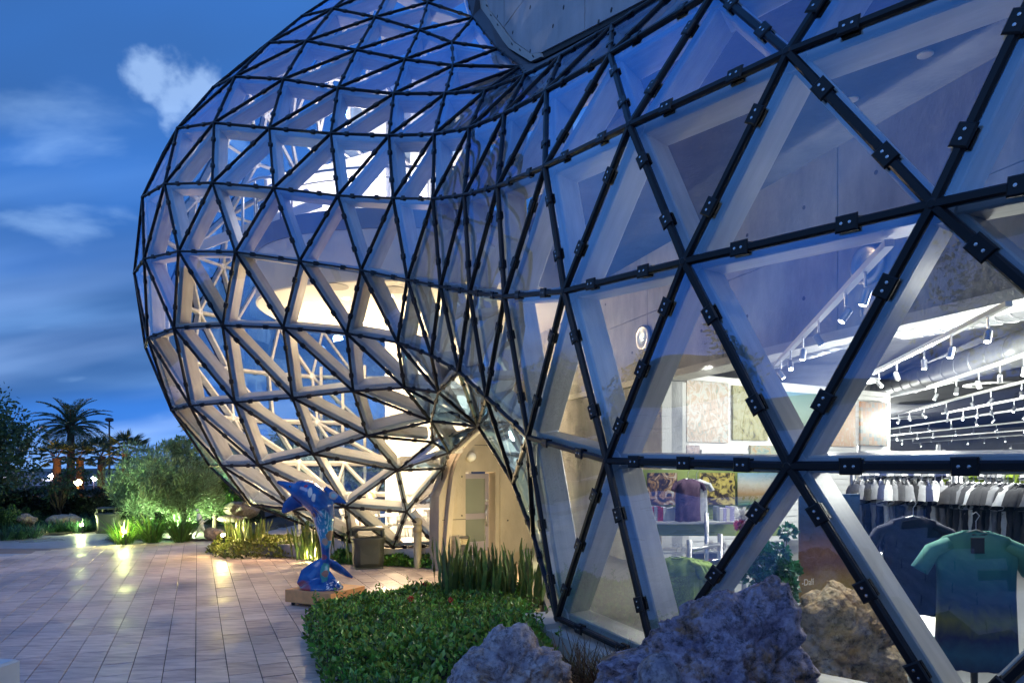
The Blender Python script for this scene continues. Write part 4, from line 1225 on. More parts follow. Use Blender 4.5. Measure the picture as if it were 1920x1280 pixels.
# lime shirts on the near rack at the foot of the glass
for i in range(5):
    c = at(1268 + i * 9, 1152, 7.35 + i * 0.10)
    pm = paint('ink_print', ((0.30, 0.42, 0.08), (0.30, 0.42, 0.08), (0.02, 0.03, 0.02), (0.28, 0.40, 0.08), (0.02, 0.03, 0.02)), 6, 2.5, 3.3, 'noise', 0.85) if i == 0 else None
    tee('shirt', 0.44, 0.62, cloth('lime_green_cloth', (0.26, 0.38, 0.07)), c, R_(8), 'lime green shirt with black print, first on its rack' if i == 0 else 'plain lime green shirt, %s behind the printed one on its rack' % ORD[i - 1], 'lime shirts on the small rack', sleeve=0.2, print_m=pm, dep=0.05)
c = at(1345, 1150, 7.9)
tee('shirt', 0.44, 0.62, GAR['charcoal'], c, R_(8), 'charcoal shirt at the back of the lime shirt rack', None, sleeve=0.2, dep=0.05)
rack('clothes_rack', at(1292, 1030, 7.62), at(1350, 1030, 8.3), at(1292, 1032, 7.62).z, 'small steel rack holding the lime green shirts')
# shelf unit with books and small prints
SD = 8.9
shelf = thing('shelf_unit', 'steel pipe shelf unit with books and prints, left part of the shop', 'shelf', at(1210, 1200, SD)); shelf.location.z = 0.35
def shbox(px0, px1, py0, py1, d0, d1, name, m, parent=None):
    a, b = at(px0, py1, d0), at(px1, py0, d0)
    mb = MB(); mb.box(a.x, b.x, d0, d1, a.z, b.z)
    if parent is not None:
        for i, v in enumerate(mb.v):
            mb.v[i] = (v[0] - parent.location.x, v[1] - parent.location.y, v[2] - parent.location.z)
    return mb.build(name, m, parent)
M_['glassgreen'] = mat('lime_board', (0.32, 0.40, 0.12), 0.5)
shbox(1203, 1462, 880, 1004, SD + 0.5, SD + 0.54, 'back_board', M_['glassgreen'], shelf)
for y in (978, 1034, 1090):
    shbox(1206, 1395, y, y + 4, SD, SD + 0.48, 'shelf_board', mat('pale_shelf', (0.6, 0.6, 0.58), 0.4), shelf)
for x in (1208, 1325, 1395):
    mb = MB(); a = at(x, 1000, SD - 0.03); mb.tube([(a.x - shelf.location.x, a.y - shelf.location.y, 0), (a.x - shelf.location.x, a.y - shelf.location.y, 1.45)], 0.03, 8); mb.build('post', M_['steel'], shelf, True)
for x0, x1, lab, cols, mode in ((1214, 1270, 'small dark still life print on the shelf unit, nearest its left end', ((0.02, 0.02, 0.06), (0.03, 0.03, 0.08), (0.45, 0.25, 0.12), (0.7, 0.68, 0.6)), 'noise'),
                                (1312, 1378, 'black and yellow print in the middle of the shelf unit', ((0.02, 0.015, 0.01), (0.05, 0.03, 0.02), (0.7, 0.55, 0.12), (0.8, 0.66, 0.2)), 'noise'),
                                (1384, 1458, 'print of pale blue sky over ochre ground at the right of the shelf unit', ((0.10, 0.25, 0.10), (0.5, 0.3, 0.12), (0.75, 0.72, 0.6), (0.35, 0.6, 0.75)), 'bands')):
    tag(shbox(x0, x1, 886, 946, SD + 0.42, SD + 0.45, 'art_print', paint('shelf_print', cols, 3.2, 1.6, x0 * 0.01, mode)), lab, 'picture', 'prints on the shelf unit')
r3 = random.Random(5)
bk = {'red': (0.35, 0.03, 0.06), 'white': (0.75, 0.73, 0.7), 'grey': (0.3, 0.32, 0.36), 'lilac': (0.45, 0.42, 0.7)}
BKM = {k_: mat(k_ + '_book', v_, 0.5) for k_, v_ in bk.items()}
px_ = 1221.0; i = 0
for seq, lo_, rowlab in (('red grey red red white white white white red'.split(), 1221.0, 'left'), ('grey white lilac white lilac lilac white'.split(), 1345.0, 'right')):
    px_ = lo_
    for bi, cn in enumerate(seq):
        w_ = r3.uniform(4.2, 7.0); hh = r3.uniform(25, 29)
        tag(shbox(px_, px_ + w_ - 0.5, 978 - hh, 977.5, SD + 0.12, SD + 0.32, 'book', BKM[cn]), '%s book, %s from the left in the %s row on the shelf unit' % (cn, ORD[bi], rowlab), 'book', 'books in the %s row' % rowlab)
        px_ += w_
tee('shirt', 0.36, 0.55, GAR['plum'], at(1290, 976, SD + 0.1), 0.3, 'plum grey top on a bust standing on the shelf unit', None, sleeve=0.12, dep=0.09)
tee('shirt', 0.30, 0.55, GAR['white'], at(1306, 976, SD + 0.2), -0.3, 'white cloth draped beside the plum top on the shelf', None, sleeve=0.12, dep=0.06)
def pom(px, py, d_, r, m, lab):
    mb = MB(); n = 10
    c = at(px, py, d_)
    V, T = [], []
    for i in range(140):
        v = Vector((rnd.gauss(0, 1), rnd.gauss(0, 1), rnd.gauss(0, 1))).normalized()
        w_ = v.orthogonal().normalized() * r * 0.2
        k_ = len(V); V += [v * r * 0.3 - w_, v * r * 0.3 + w_, v * r * rnd.uniform(0.85, 1.1)]; T.append((k_, k_ + 1, k_ + 2))
    mb.add(V, T); o = mb.build('pom_pom', m); o.location = c
    tag(o, lab, 'hat', 'fluffy hats on the shelf unit')
fl = mat('white_fur', (0.75, 0.73, 0.7), 0.9); fr2 = mat('red_fur', (0.4, 0.03, 0.08), 0.8)
pom(1392, 965, SD - 0.05, 0.12, fl, 'fluffy white hat on the top shelf beside the right row of books')
pom(1388, 984, SD - 0.1, 0.10, fr2, 'crimson fluffy trim just below the white hat')
pom(1332, 1022, SD - 0.05, 0.08, fl, 'small fluffy white ball left on the second shelf')
pom(1352, 1024, SD - 0.05, 0.09, fl, 'larger fluffy white ball right on the second shelf')
pom(1336, 1056, SD - 0.05, 0.08, fr2, 'small red fluffy ball left on the third shelf')
pom(1356, 1048, SD - 0.05, 0.06, fr2, 'smaller red fluffy ball right on the third shelf')
# poster standing behind the low glass
board = thing('poster_board', 'landscape poster board in blue, orange and yellow behind the tan boulder', 'poster', at(1560, 1120, 6.6))
a, b = at(1498, 1130, 6.4), at(1612, 925, 6.8)
pm = paint('poster_print', ((0.26, 0.19, 0.02), (0.28, 0.17, 0.03), (0.13, 0.06, 0.05), (0.17, 0.08, 0.03), (0.03, 0.02, 0.015), (0.012, 0.03, 0.06), (0.015, 0.05, 0.13)), 5, 0.6, 1.0, 'bands', 0.35)
mb = MB(); v0, v1 = Vector((a.x, a.y, a.z)) - board.location, Vector((b.x, b.y, a.z)) - board.location
v1.z = v0.z
up_ = Vector((0, 0, b.z - a.z)); th = Vector((0.01, 0.04, 0))
mb.add([v0, v1, v1 + up_, v0 + up_, v0 + th, v1 + th, v1 + up_ + th, v0 + up_ + th], [(0, 1, 2, 3), (7, 6, 5, 4), (0, 4, 5, 1), (1, 5, 6, 2), (2, 6, 7, 3), (3, 7, 4, 0)])
mb.build('print', pm, board)
lo = v0.lerp(v1, 0.13) + Vector((0, -0.012, 0.30 * (b.z - a.z) * 0.62))
text_mesh('-Dalí', lo, 0.085, mat('pale_ink', (0.8, 0.75, 0.65), 0.6), board, (R_(90), 0, math.atan2(v1.y - v0.y, v1.x - v0.x)), 'lettering', 0.001)
# perforated bin and pale plinth at the foot
mb = MB(); c = at(1735, 1240, 6.6); mb.lathe([(0.14, 0), (0.16, 0.45), (0.15, 0.45), (0.13, 0.02)], 16)
o = mb.build('wire_bin', mat('perforated_metal', (0.4, 0.42, 0.45), 0.4, metal=0.8), None, True); o.location = (c.x, c.y, 0.36)
tag(o, 'low grey perforated bin on the shop floor beside the slanting bar', 'bin')
for loc, aim, en, sp in (((3.7, 6.6, 3.75), (3.5, 5.5, 0.9), 130, 75), ((2.6, 7.6, 3.75), (2.7, 6.4, 0.8), 110, 70), ((2.4, 8.6, 3.75), (2.6, 8.8, 1.6), 70, 80), ((5.0, 7.0, 3.75), (4.6, 8.0, 1.4), 110, 80)):
    lamp('track_spot', 'SPOT', loc, en, (1.0, 0.95, 0.84), 0.05, bldg, sp, aim, 0.6)
# ================================================================== things on the terrace
def remesh(parts, voxel, name, m, parent, smooth_it=4):
    """fuse overlapping shapes into one continuous skin"""
    me = parts.mesh(name)
    o = bpy.data.objects.new(name, me); COL.objects.link(o)
    r = o.modifiers.new('r', 'REMESH'); r.mode = 'VOXEL'; r.voxel_size = voxel
    if smooth_it:
        s = o.modifiers.new('s', 'SMOOTH'); s.iterations = smooth_it; s.factor = 0.5
    dg = bpy.context.evaluated_depsgraph_get()
    m2 = bpy.data.meshes.new_from_object(o.evaluated_get(dg))
    bpy.data.objects.remove(o)
    m2.polygons.foreach_set('use_smooth', [True] * len(m2.polygons))
    m2.materials.clear()
    return link(name, m2, m, parent)
# ---- dolphin statue
DD = 12.0; PXM = DD / F
dol_base = Vector(((605 - CX) / F * DD, DD, 0))
def dl(px, py, y=0.0):
    return Vector(((px - 605) * PXM, y, (1133 - py) * PXM))
dolphin = thing('dolphin_statue', 'glossy blue painted dolphin statue leaping upright on an orange base', 'statue', dol_base)
mb = MB()
sp_ = [(520, 903, 3.5), (529, 906, 6.5), (539, 910, 9), (547, 914, 13), (556, 917, 21), (566, 920, 26), (580, 926, 29), (594, 937, 29.5), (604, 953, 27), (608, 975, 22), (610, 998, 16), (611, 1018, 11.5), (611, 1036, 8.5), (611, 1052, 8), (609, 1068, 9), (606, 1086, 10)]
mb.tube([dl(a, b) for a, b, r in sp_], [r * PXM for a, b, r in sp_], 20, True, 0.86)
def fin(pts, rads, flat_axis):
    """flattened fin: ellipse sections squeezed along flat_axis"""
    vs, fs = [], []; n = 14
    for i, (q, r) in enumerate(zip(pts, rads)):
        q = Vector(q); dv = (Vector(pts[min(i + 1, len(pts) - 1)]) - Vector(pts[max(i - 1, 0)])).normalized()
        fa = (Vector(flat_axis) - dv * dv.dot(Vector(flat_axis))).normalized(); wa = dv.cross(fa)
        for k_ in range(n):
            a = 2 * math.pi * k_ / n
            vs.append(q + wa * math.cos(a) * r + fa * math.sin(a) * max(r * 0.25, 0.016))
    for i in range(len(pts) - 1):
        for k_ in range(n):
            a, b = i * n + k_, i * n + (k_ + 1) % n
            fs.append((a, b, b + n, a + n))
    fs.append(tuple(range(n - 1, -1, -1))); fs.append(tuple(range((len(pts) - 1) * n, len(pts) * n)))
    mb.add(vs, fs)
fin([dl(606, 925, 0), dl(622, 930, 0), dl(637, 937, 0), dl(649, 943, 0)], [0.15, 0.11, 0.065, 0.018], (0, 1, 0))
fin([dl(566, 935, -0.05), dl(553, 941, -0.10), dl(542, 950, -0.12), dl(534, 960, -0.12)], [0.13, 0.125, 0.10, 0.03], (0, 1, 0.1))
fin([dl(592, 948, -0.14), dl(603, 955, -0.24), dl(613, 962, -0.30), dl(620, 969, -0.33)], [0.10, 0.10, 0.075, 0.02], (0.2, 0.6, 0.8))
fin([dl(609, 1050, 0), dl(596, 1066, -0.02), dl(582, 1083, -0.03), dl(566, 1101, -0.03)], [0.085, 0.17, 0.22, 0.12], (0.5, 0.75, 0.4))
fin([dl(611, 1048, 0), dl(626, 1060, 0.02), dl(644, 1072, 0.02), dl(661, 1083, 0.02)], [0.07, 0.13, 0.11, 0.03], (-0.35, 0.5, 0.8))
fin([dl(611, 1045, 0), dl(607, 1070, -0.06), dl(618, 1090, -0.12), dl(640, 1102, -0.16)], [0.07, 0.13, 0.19, 0.08], (0.1, 0.9, 0.3))
mb.lathe([(0.02, 0.0), (0.36, 0.0), (0.38, 0.06), (0.30, 0.13), (0.16, 0.2), (0.05, 0.24)], 24, Matrix.Translation(dl(603, 1106)), 1.0, 0.7)
# paint: blue skin with pictured patches
m = bpy.data.materials.new('dolphin_paint'); m.use_nodes = True
nt = m.node_tree; bs = nt.nodes['Principled BSDF']
bs.inputs['Roughness'].default_value = 0.22; bs.inputs['Coat Weight'].default_value = 1.0; bs.inputs['Coat Roughness'].default_value = 0.05
tc = nt.nodes.new('ShaderNodeTexCoord'); sx = nt.nodes.new('ShaderNodeSeparateXYZ'); nt.links.new(tc.outputs['Object'], sx.inputs[0])
def nm(op, a, b=None, c=None):
    n = nt.nodes.new('ShaderNodeMath'); n.operation = op
    for i, v in enumerate((a, b, c)):
        if v is None: continue
        if isinstance(v, (int, float)): n.inputs[i].default_value = v
        else: nt.links.new(v, n.inputs[i])
    return n.outputs[0]
def nmix(f, a, b):
    n = nt.nodes.new('ShaderNodeMix'); n.data_type = 'RGBA'
    if isinstance(f, (int, float)): n.inputs[0].default_value = f
    else: nt.links.new(f, n.inputs[0])
    for i, v in ((6, a), (7, b)):
        if isinstance(v, tuple): n.inputs[i].default_value = (*v, 1)
        else: nt.links.new(v, n.inputs[i])
    return n.outputs[2]
def nz(scale, seed=0.0, detail=4, stretch=(1, 1, 1)):
    mp = nt.nodes.new('ShaderNodeMapping'); mp.inputs['Location'].default_value = (seed, seed, seed); mp.inputs['Scale'].default_value = stretch
    nt.links.new(tc.outputs['Object'], mp.inputs[0])
    t = nt.nodes.new('ShaderNodeTexNoise'); t.inputs['Scale'].default_value = scale; t.inputs['Detail'].default_value = detail
    nt.links.new(mp.outputs[0], t.inputs['Vector']); return t.outputs['Fac']
def step(v, lo, hi):
    n = nt.nodes.new('ShaderNodeMapRange'); n.interpolation_type = 'SMOOTHSTEP'; n.inputs[1].default_value = lo; n.inputs[2].default_value = hi
    nt.links.new(v, n.inputs[0]); return n.outputs[0]
def spot(px, py, rx, ry, soft=0.25, wob=0.0):
    cxx, czz = (px - 605) * PXM, (1133 - py) * PXM
    dx = nm('DIVIDE', nm('SUBTRACT', sx.outputs[0], cxx), rx * PXM); dz2 = nm('DIVIDE', nm('SUBTRACT', sx.outputs[2], czz), ry * PXM)
    r2 = nm('ADD', nm('MULTIPLY', dx, dx), nm('MULTIPLY', dz2, dz2))
    if wob: r2 = nm('ADD', r2, nm('MULTIPLY', nm('SUBTRACT', nz(14, px * 0.01), 0.5), wob))
    front = step(nm('MULTIPLY', sx.outputs[1], -1.0), -0.02, 0.03)
    return nm('MULTIPLY', step(nm('MULTIPLY', r2, -1.0), -1.0 - soft, -1.0 + soft), front)
col = nmix(step(nz(3.2, 1.0), 0.35, 0.7), (0.002, 0.045, 0.24), (0.004, 0.12, 0.42))
col = nmix(nm('MULTIPLY', spot(612, 990, 15, 34, 0.4, 1.2), 0.9), col, (0.03, 0.30, 0.52))
col = nmix(nm('MULTIPLY', nm('MULTIPLY', spot(612, 985, 14, 30, 0.3), step(nz(38, 3.0, 3, (1, 1, 0.2)), 0.52, 0.62)), 0.9), col, (0.55, 0.75, 0.85))
col = nmix(spot(589, 921, 4.0, 9, 0.3, 2.0), col, (0.70, 0.68, 0.66))
col = nmix(spot(596, 931, 4.0, 7, 0.3, 2.0), col, (0.66, 0.62, 0.60))
col = nmix(spot(580, 910, 3.4, 2.6, 0.3, 1.0), col, (0.45, 0.02, 0.06))
col = nmix(spot(594, 972, 3.6, 12, 0.3, 1.0), col, (0.30, 0.34, 0.48))
col = nmix(spot(594, 964, 3.0, 4.5, 0.3, 1.0), col, (0.25, 0.10, 0.05))
col = nmix(spot(626, 928, 7.5, 7.5, 0.3, 1.5), col, (0.55, 0.42, 0.36))
col = nmix(spot(626, 929, 4, 4, 0.3, 1.0), col, (0.30, 0.55, 0.62))
col = nmix(spot(622, 1003, 7, 10, 0.3, 1.5), col, (0.25, 0.17, 0.12))
col = nmix(spot(612, 1014, 6, 7, 0.3, 1.5), col, (0.42, 0.30, 0.24))
col = nmix(spot(612, 1071, 9, 17, 0.3, 1.5), col, (0.05, 0.28, 0.22))
col = nmix(spot(613, 1073, 7, 6, 0.3, 1.5), col, (0.45, 0.14, 0.04))
col = nmix(spot(572, 1100, 17, 13, 0.4, 1.0), col, (0.30, 0.03, 0.04))
col = nmix(nm('MULTIPLY', spot(636, 1094, 20, 12, 0.4), step(nz(30, 6.0), 0.52, 0.6)), col, (0.75, 0.8, 0.85))
col = nmix(spot(606, 1043, 9, 5, 0.4, 1.0), col, (0.22, 0.04, 0.10))
nt.links.new(col, bs.inputs['Base Color'])
remesh(mb, 0.012, 'body', m, dolphin, 5)
mb = MB(); mb.lathe([(0.016, -0.01), (0.016, 0.008), (0.006, 0.014)], 10, Matrix.Translation(dl(548, 911, -0.135)) @ frame(Vector((1, 0, 0)), Vector((0, -1, 0))).to_4x4()); mb.build('eye', M_['mullion'], dolphin, True)
# orange plinth on casters
M_['orange'] = mat('orange_paint', (0.88, 0.40, 0.14), 0.45, var=0.25, vscale=4, bump=0.03)
bz0, bz1 = dl(0, 1126).z, dl(0, 1103).z
Mr = Matrix.Rotation(R_(-26), 4, 'Z')
c0 = Vector(((607 - 605) * PXM, 0.12, 0))
plinth = MB().box(-0.50, 0.50, -0.45, 0.45, bz0, bz1, Matrix.Translation(c0) @ Mr, bev=0.008).build('plinth', M_['orange'], dolphin)
for x, y in ((-0.4, -0.36), (0.4, -0.36), (0.4, 0.36), (-0.4, 0.36)):
    mb = MB(); q = Matrix.Translation(c0) @ Mr @ Vector((x, y, 0))
    mb.tube([q + Vector((-0.02, 0, 0.045)), q + Vector((0.02, 0, 0.045))], 0.045, 12); mb.build('caster', M_['dark'], dolphin)

# ---- litter bins
M_['bin'] = mat('bronze_green_plastic', (0.055, 0.058, 0.042), 0.5, var=0.2, vscale=5, bump=0.05, bscale=60)
def litter_bin(loc, s, rz, label):
    t = thing('litter_bin', label, 'litter bin', loc, rz)
    w, h = 0.30 * s, 1.0 * s
    mb = MB(); mb.box(-w * 1.12, w * 1.12, -w * 1.12, w * 1.12, 0, 0.05 * s, bev=0.012); mb.build('foot', M_['bin'], t)
    prof = [(w * 0.96, 0.05 * s), (w * 0.98, 0.3 * s), (w * 1.02, 0.55 * s), (w * 1.10, 0.66 * s), (w * 1.16, 0.72 * s), (w * 1.16, 0.755 * s), (w * 0.9, 0.755 * s)]
    mb = MB(); mb.lathe([(r * 1.22, z) for r, z in prof], 28, None, 1, 1, 0.52); mb.build('body', M_['bin'], t, True)
    for a in range(4):
        Mx = Matrix.Rotation(a * math.pi / 2, 4, 'Z')
        mb = MB(); mb.box(-w * 0.72, w * 0.72, -w * 1.20, -w * 1.14, 0.12 * s, 0.60 * s, Mx, bev=0.01); mb.build('side_panel', M_['bin'], t)
        mb = MB(); q0 = Mx @ Vector((-w * 1.02, -w * 1.02, 0.75 * s)); q1 = Mx @ Vector((-w * 0.98, -w * 0.98, 0.95 * s))
        mb.tube([q0, q0.lerp(q1, 0.5) + (q0 - Vector((0, 0, q0.z))) * 0.05, q1], w * 0.17, 8); mb.build('hood_post', M_['bin'], t, True)
    mb = MB(); mb.lathe([(w * 1.30, 0.93 * s), (w * 1.28, 0.965 * s), (w * 1.1, 0.995 * s), (w * 0.4, 1.01 * s)], 28, None, 1, 1, 0.52); mb.build('hood', M_['bin'], t, True)
q = gnd(690, 1063)
litter_bin(q, 0.97, R_(18), 'dark square litter bin with open hood in front of the glass bulb')
q = gnd(204, 998)
litter_bin(q, 0.92, R_(10), 'distant dark litter bin beside the lit grass clump')
# ---- bollards
M_['tan'] = mat('tan_painted_metal', (0.38, 0.32, 0.20), 0.45, var=0.25, vscale=6)
t = thing('bollard_post', 'tan round bollard post with a disc head, right of the litter bin', 'bollard', gnd(783, 1064))
mb = MB(); mb.lathe([(0.10, 0), (0.095, 0.02), (0.095, 0.84)], 16); mb.build('post', M_['tan'], t, True)
mb = MB(); mb.lathe([(0.097, 0.845), (0.103, 0.85), (0.103, 0.98), (0.09, 0.99)], 16); mb.build('collar', M_['tan'], t, True)
mb = MB(); mb.lathe([(0.0, -0.05), (0.10, -0.045), (0.115, -0.02), (0.115, 0.02), (0.10, 0.045), (0.0, 0.05)], 20, Matrix.Translation((0, 0, 1.08)) @ Matrix.Rotation(R_(90), 4, 'X')); mb.build('disc_head', M_['tan'], t, True)
q = onportal(851, 1040); q += pn * 0.5; q.z = 0
t = thing('bollard_light', 'short black bollard light beside the entry arch', 'bollard', q)
mb = MB(); mb.box(-0.09, 0.09, -0.09, 0.09, 0, 0.62, bev=0.006); mb.build('post', M_['dark'], t)
for i in range(3):
    mb = MB(); mb.box(-0.085, 0.085, -0.085, 0.085, 0.65 + i * 0.04, 0.67 + i * 0.04); mb.build('louvre', M_['tan'], t)
mb = MB(); mb.box(-0.1, 0.1, -0.1, 0.1, 0.775, 0.81, bev=0.006); mb.build('cap', M_['dark'], t)
# ---- pale block at the lower left corner
q = at(37, 1234, 6.0)
blk = thing('block_seat', 'pale rounded concrete block seat cut off at the lower left corner', 'seat', (q.x, q.y, 0))
mb = MB(); mb.box(-1.6, 0, -0.9, 0.0, 0.0, q.z, Matrix.Rotation(R_(-8), 4, 'Z'), bev=0.02); mb.build('block', mat('pale_concrete', (0.62, 0.62, 0.63), 0.5, var=0.12, vscale=3), blk)
# ---- small pale figure sculpture among the grasses
q = gnd(375, 1010)
fig = thing('figure_sculpture', 'small spindly white figure sculpture among the lit grasses', 'sculpture', q)
mb = MB(); u = 0.0175
def fg(px, py, y=0): return Vector(((px - 375) * u, y, (1010 - py) * u))
for pts, rr in (([(372, 962), (374, 972), (378, 985)], (0.05, 0.09, 0.07)), ([(378, 985), (384, 996), (386, 1009)], (0.06, 0.045, 0.03)), ([(376, 985), (370, 997), (365, 1009)], (0.06, 0.045, 0.03)), ([(373, 970), (365, 975), (358, 972)], (0.045, 0.03, 0.02)), ([(374, 972), (383, 978), (391, 972)], (0.045, 0.03, 0.02)), ([(371, 958), (369, 954)], (0.05, 0.045))):
    mb.tube([fg(*a) for a in pts], list(rr), 10)
remesh(mb, 0.02, 'figure', mat('white_cast', (0.75, 0.78, 0.74), 0.6), fig, 3)

# ---- cafe furniture and guests inside the bulb
M_['chair'] = mat('white_chair_shell', (0.85, 0.84, 0.82), 0.4)
def chair(loc, rz, label, first=[None]):
    if first[0] is None:
        t = thing('cafe_chair', label, 'chair', loc, rz, 'white cafe chairs inside the bulb')
        mb = MB(); mb.box(-0.22, 0.22, -0.22, 0.22, 0.44, 0.47, bev=0.01); mb.build('seat', M_['chair'], t)
        mb = MB()
        for i in range(5):
            for j in range(4):
                if (i + j) % 2 == 0 or j in (0, 3):
                    x = -0.21 + i * 0.085; mb.box(x, x + 0.08, 0.2 + 0.01 * j, 0.225 + 0.01 * j, 0.52 + j * 0.095, 0.61 + j * 0.095)
        mb.tube([(-0.22, 0.2, 0.46), (-0.22, 0.25, 0.9), (0.22, 0.25, 0.9), (0.22, 0.2, 0.46)], 0.014, 6)
        mb.build('backrest', M_['chair'], t)
        for x, y in ((-0.2, -0.2), (0.2, -0.2), (0.2, 0.2), (-0.2, 0.2)):
            mb = MB(); mb.tube([(x * 0.9, y * 0.9, 0.44), (x * 1.15, y * 1.15, 0)], 0.012, 6); mb.build('leg', M_['chair'], t)
        first[0] = t
        return t
    t = copy_tree(first[0]); t.location = loc; t.rotation_euler = (0, 0, rz); t['label'] = label
    return t
def table(loc, label):
    t = thing('cafe_table', label, 'table', loc, 0, 'white cafe tables inside the bulb')
    mb = MB(); mb.lathe([(0.38, 0.71), (0.39, 0.725), (0.38, 0.74)], 24); mb.build('table_top', M_['chair'], t)
    mb = MB(); mb.tube([(0, 0, 0.02), (0, 0, 0.71)], 0.03, 8); mb.build('stem', M_['steel'], t)
    mb = MB(); mb.lathe([(0.24, 0), (0.24, 0.015), (0.05, 0.03)], 18); mb.build('base', M_['steel'], t)
fl_z = 0.352
def fpt(px, d_): return Vector(((px - CX) / F * d_, d_, fl_z))
for i, (px, d_, rz, lab) in enumerate(((712, 18.3, 2.6, 'white perforated cafe chair left of the near table, behind the litter bin'), (745, 18.9, -2.2, 'white perforated cafe chair behind the near table'), (770, 18.1, 3.0, 'white perforated cafe chair facing the tan bollard'), (800, 18.6, 2.3, 'white perforated cafe chair right of the tan bollard'), (822, 18.2, 2.9, 'white perforated cafe chair nearest the entry arch'), (655, 18.9, -0.4, 'white cafe chair with a seated guest left of the litter bin'), (693, 19.4, 0.5, 'white cafe chair with a seated guest behind the litter bin'))):
    chair(fpt(px, d_), rz, lab)
table(fpt(728, 18.6), 'round white cafe table behind the litter bin'); table(fpt(788, 18.5), 'round white cafe table behind the tan bollard'); table(fpt(672, 19.3), 'round white cafe table between the two seated guests')
def seated(loc, rz, topc, hairc, label):
    t = thing('person', label, 'person', loc, rz)
    # one continuous body, seated: hips at 0.5 m
    P = {'pel': (0, 0, 0.54), 'waist': (0, 0.02, 0.72), 'chest': (0, 0.0, 0.92), 'neck': (0, -0.01, 1.08), 'head': (0, -0.03, 1.2), 'top': (0, -0.03, 1.30)}
    mb = MB()
    mb.tube([P['pel'], P['waist'], P['chest'], (0, 0, 1.02), P['neck']], [0.17, 0.155, 0.18, 0.13, 0.055], 14, True, 0.72)
    for s in (-1, 1):
        mb.tube([(s * 0.09, 0, 0.54), (s * 0.11, -0.25, 0.56), (s * 0.11, -0.45, 0.53)], [0.10, 0.085, 0.065], 10)
        mb.tube([(s * 0.11, -0.44, 0.54), (s * 0.11, -0.46, 0.3), (s * 0.11, -0.44, 0.07)], [0.062, 0.055, 0.04], 10)
        mb.tube([(s * 0.11, -0.42, 0.05), (s * 0.12, -0.58, 0.035)], [0.045, 0.035], 8)
        mb.tube([(s * 0.17, 0, 0.99), (s * 0.23, -0.03, 0.84), (s * 0.21, -0.12, 0.73)], [0.065, 0.05, 0.042], 10)
        mb.tube([(s * 0.21, -0.12, 0.73), (s * 0.16, -0.28, 0.77), (s * 0.12, -0.36, 0.80)], [0.042, 0.035, 0.028], 8)
        for f_ in range(4):
            mb.tube([(s * (0.10 + 0.014 * f_), -0.36, 0.80), (s * (0.09 + 0.014 * f_), -0.42, 0.79)], 0.009, 6)
        mb.tube([(s * 0.10, -0.35, 0.81), (s * 0.075, -0.38, 0.81)], 0.010, 6)
    mb.tube([(0, -0.01, 1.05), (0, -0.02, 1.12), (0, -0.03, 1.19), (0, -0.03, 1.26), (0, -0.02, 1.30)], [0.055, 0.075, 0.088, 0.08, 0.04], 14, True, 1.15)
    mb.tube([(0, -0.125, 1.19), (0, -0.14, 1.17)], [0.012, 0.016], 6)
    body = remesh(mb, 0.016, 'body', mat('clothing', topc, 0.8, col2=tuple(c * 0.8 for c in topc), vscale=6), t, 3)
    mb = MB(); mb.lathe([(0.095, -0.04), (0.10, 0.0), (0.095, 0.05), (0.06, 0.095), (0.01, 0.11)], 16, Matrix.Translation((0, 0.005, 1.21)), 0.95, 1.1); mb.build('hair', mat('hair', hairc, 0.7), t, True)
    mb = MB(); mb.lathe([(0.01, 0.0), (0.06, 0.006), (0.07, 0.014), (0.05, 0.02)], 14, Matrix.Translation((0, -0.115, 1.18)) @ Matrix.Rotation(R_(90), 4, 'X'), 0.9, 1.2); mb.build('face', mat('skin', (0.55, 0.33, 0.24), 0.6), t, True)
    return t
seated(fpt(653, 18.85), 0.5, (0.75, 0.75, 0.76), (0.42, 0.30, 0.2), 'guest in a white top seated at a cafe table left of the bin')
seated(fpt(695, 19.35), -0.6, (0.72, 0.66, 0.62), (0.40, 0.20, 0.08), 'guest with reddish hair seated at a cafe table behind the bin')
t = thing('coffee_machine', 'pale coffee machine on a stand behind the tan bollard', 'coffee machine', fpt(795, 19.2))
mb = MB(); mb.box(-0.3, 0.3, -0.2, 0.2, 0, 0.78, bev=0.01); mb.build('counter', M_['chair'], t)
mb = MB(); mb.box(-0.28, 0.28, -0.18, 0.18, 0.80, 0.88, bev=0.01); mb.box(-0.28, 0.28, 0.0, 0.18, 0.88, 1.1); mb.box(-0.3, 0.3, -0.18, 0.18, 1.1, 1.28, bev=0.02); mb.build('machine', M_['steel'], t)
# ================================================================== planting
from mathutils import noise as mnoise
def leaf_np(P, D, L, W, fold=0.25, up=None):
    """two-triangle leaves: base point, direction, length, width"""
    P = np.asarray(P, float); D = np.asarray(D, float); n = len(P)
    D = D / np.linalg.norm(D, axis=1, keepdims=True)
    L = np.broadcast_to(L, (n,)); W = np.broadcast_to(W, (n,))
    R = npr.normal(size=(n, 3))
    S = np.cross(D, R); S /= np.linalg.norm(S, axis=1, keepdims=True) + 1e-9
    Nn = np.cross(S, D)
    mid = P + D * (L * 0.45)[:, None]
    V = np.empty((n, 4, 3))
    V[:, 0] = P; V[:, 2] = P + D * L[:, None]
    V[:, 1] = mid + S * W[:, None] * 0.5 + Nn * (W * fold)[:, None]
    V[:, 3] = mid - S * W[:, None] * 0.5 + Nn * (W * fold)[:, None]
    b = np.arange(n)[:, None] * 4
    T = np.concatenate([b + np.array([[0, 1, 2]]), b + np.array([[0, 2, 3]])])
    return V.reshape(-1, 3), T
def cat_np(chunks):
    Vs, Ts, o = [], [], 0
    for V, T in chunks:
        Vs.append(V); Ts.append(T + o); o += len(V)
    return np.concatenate(Vs), np.concatenate(Ts)
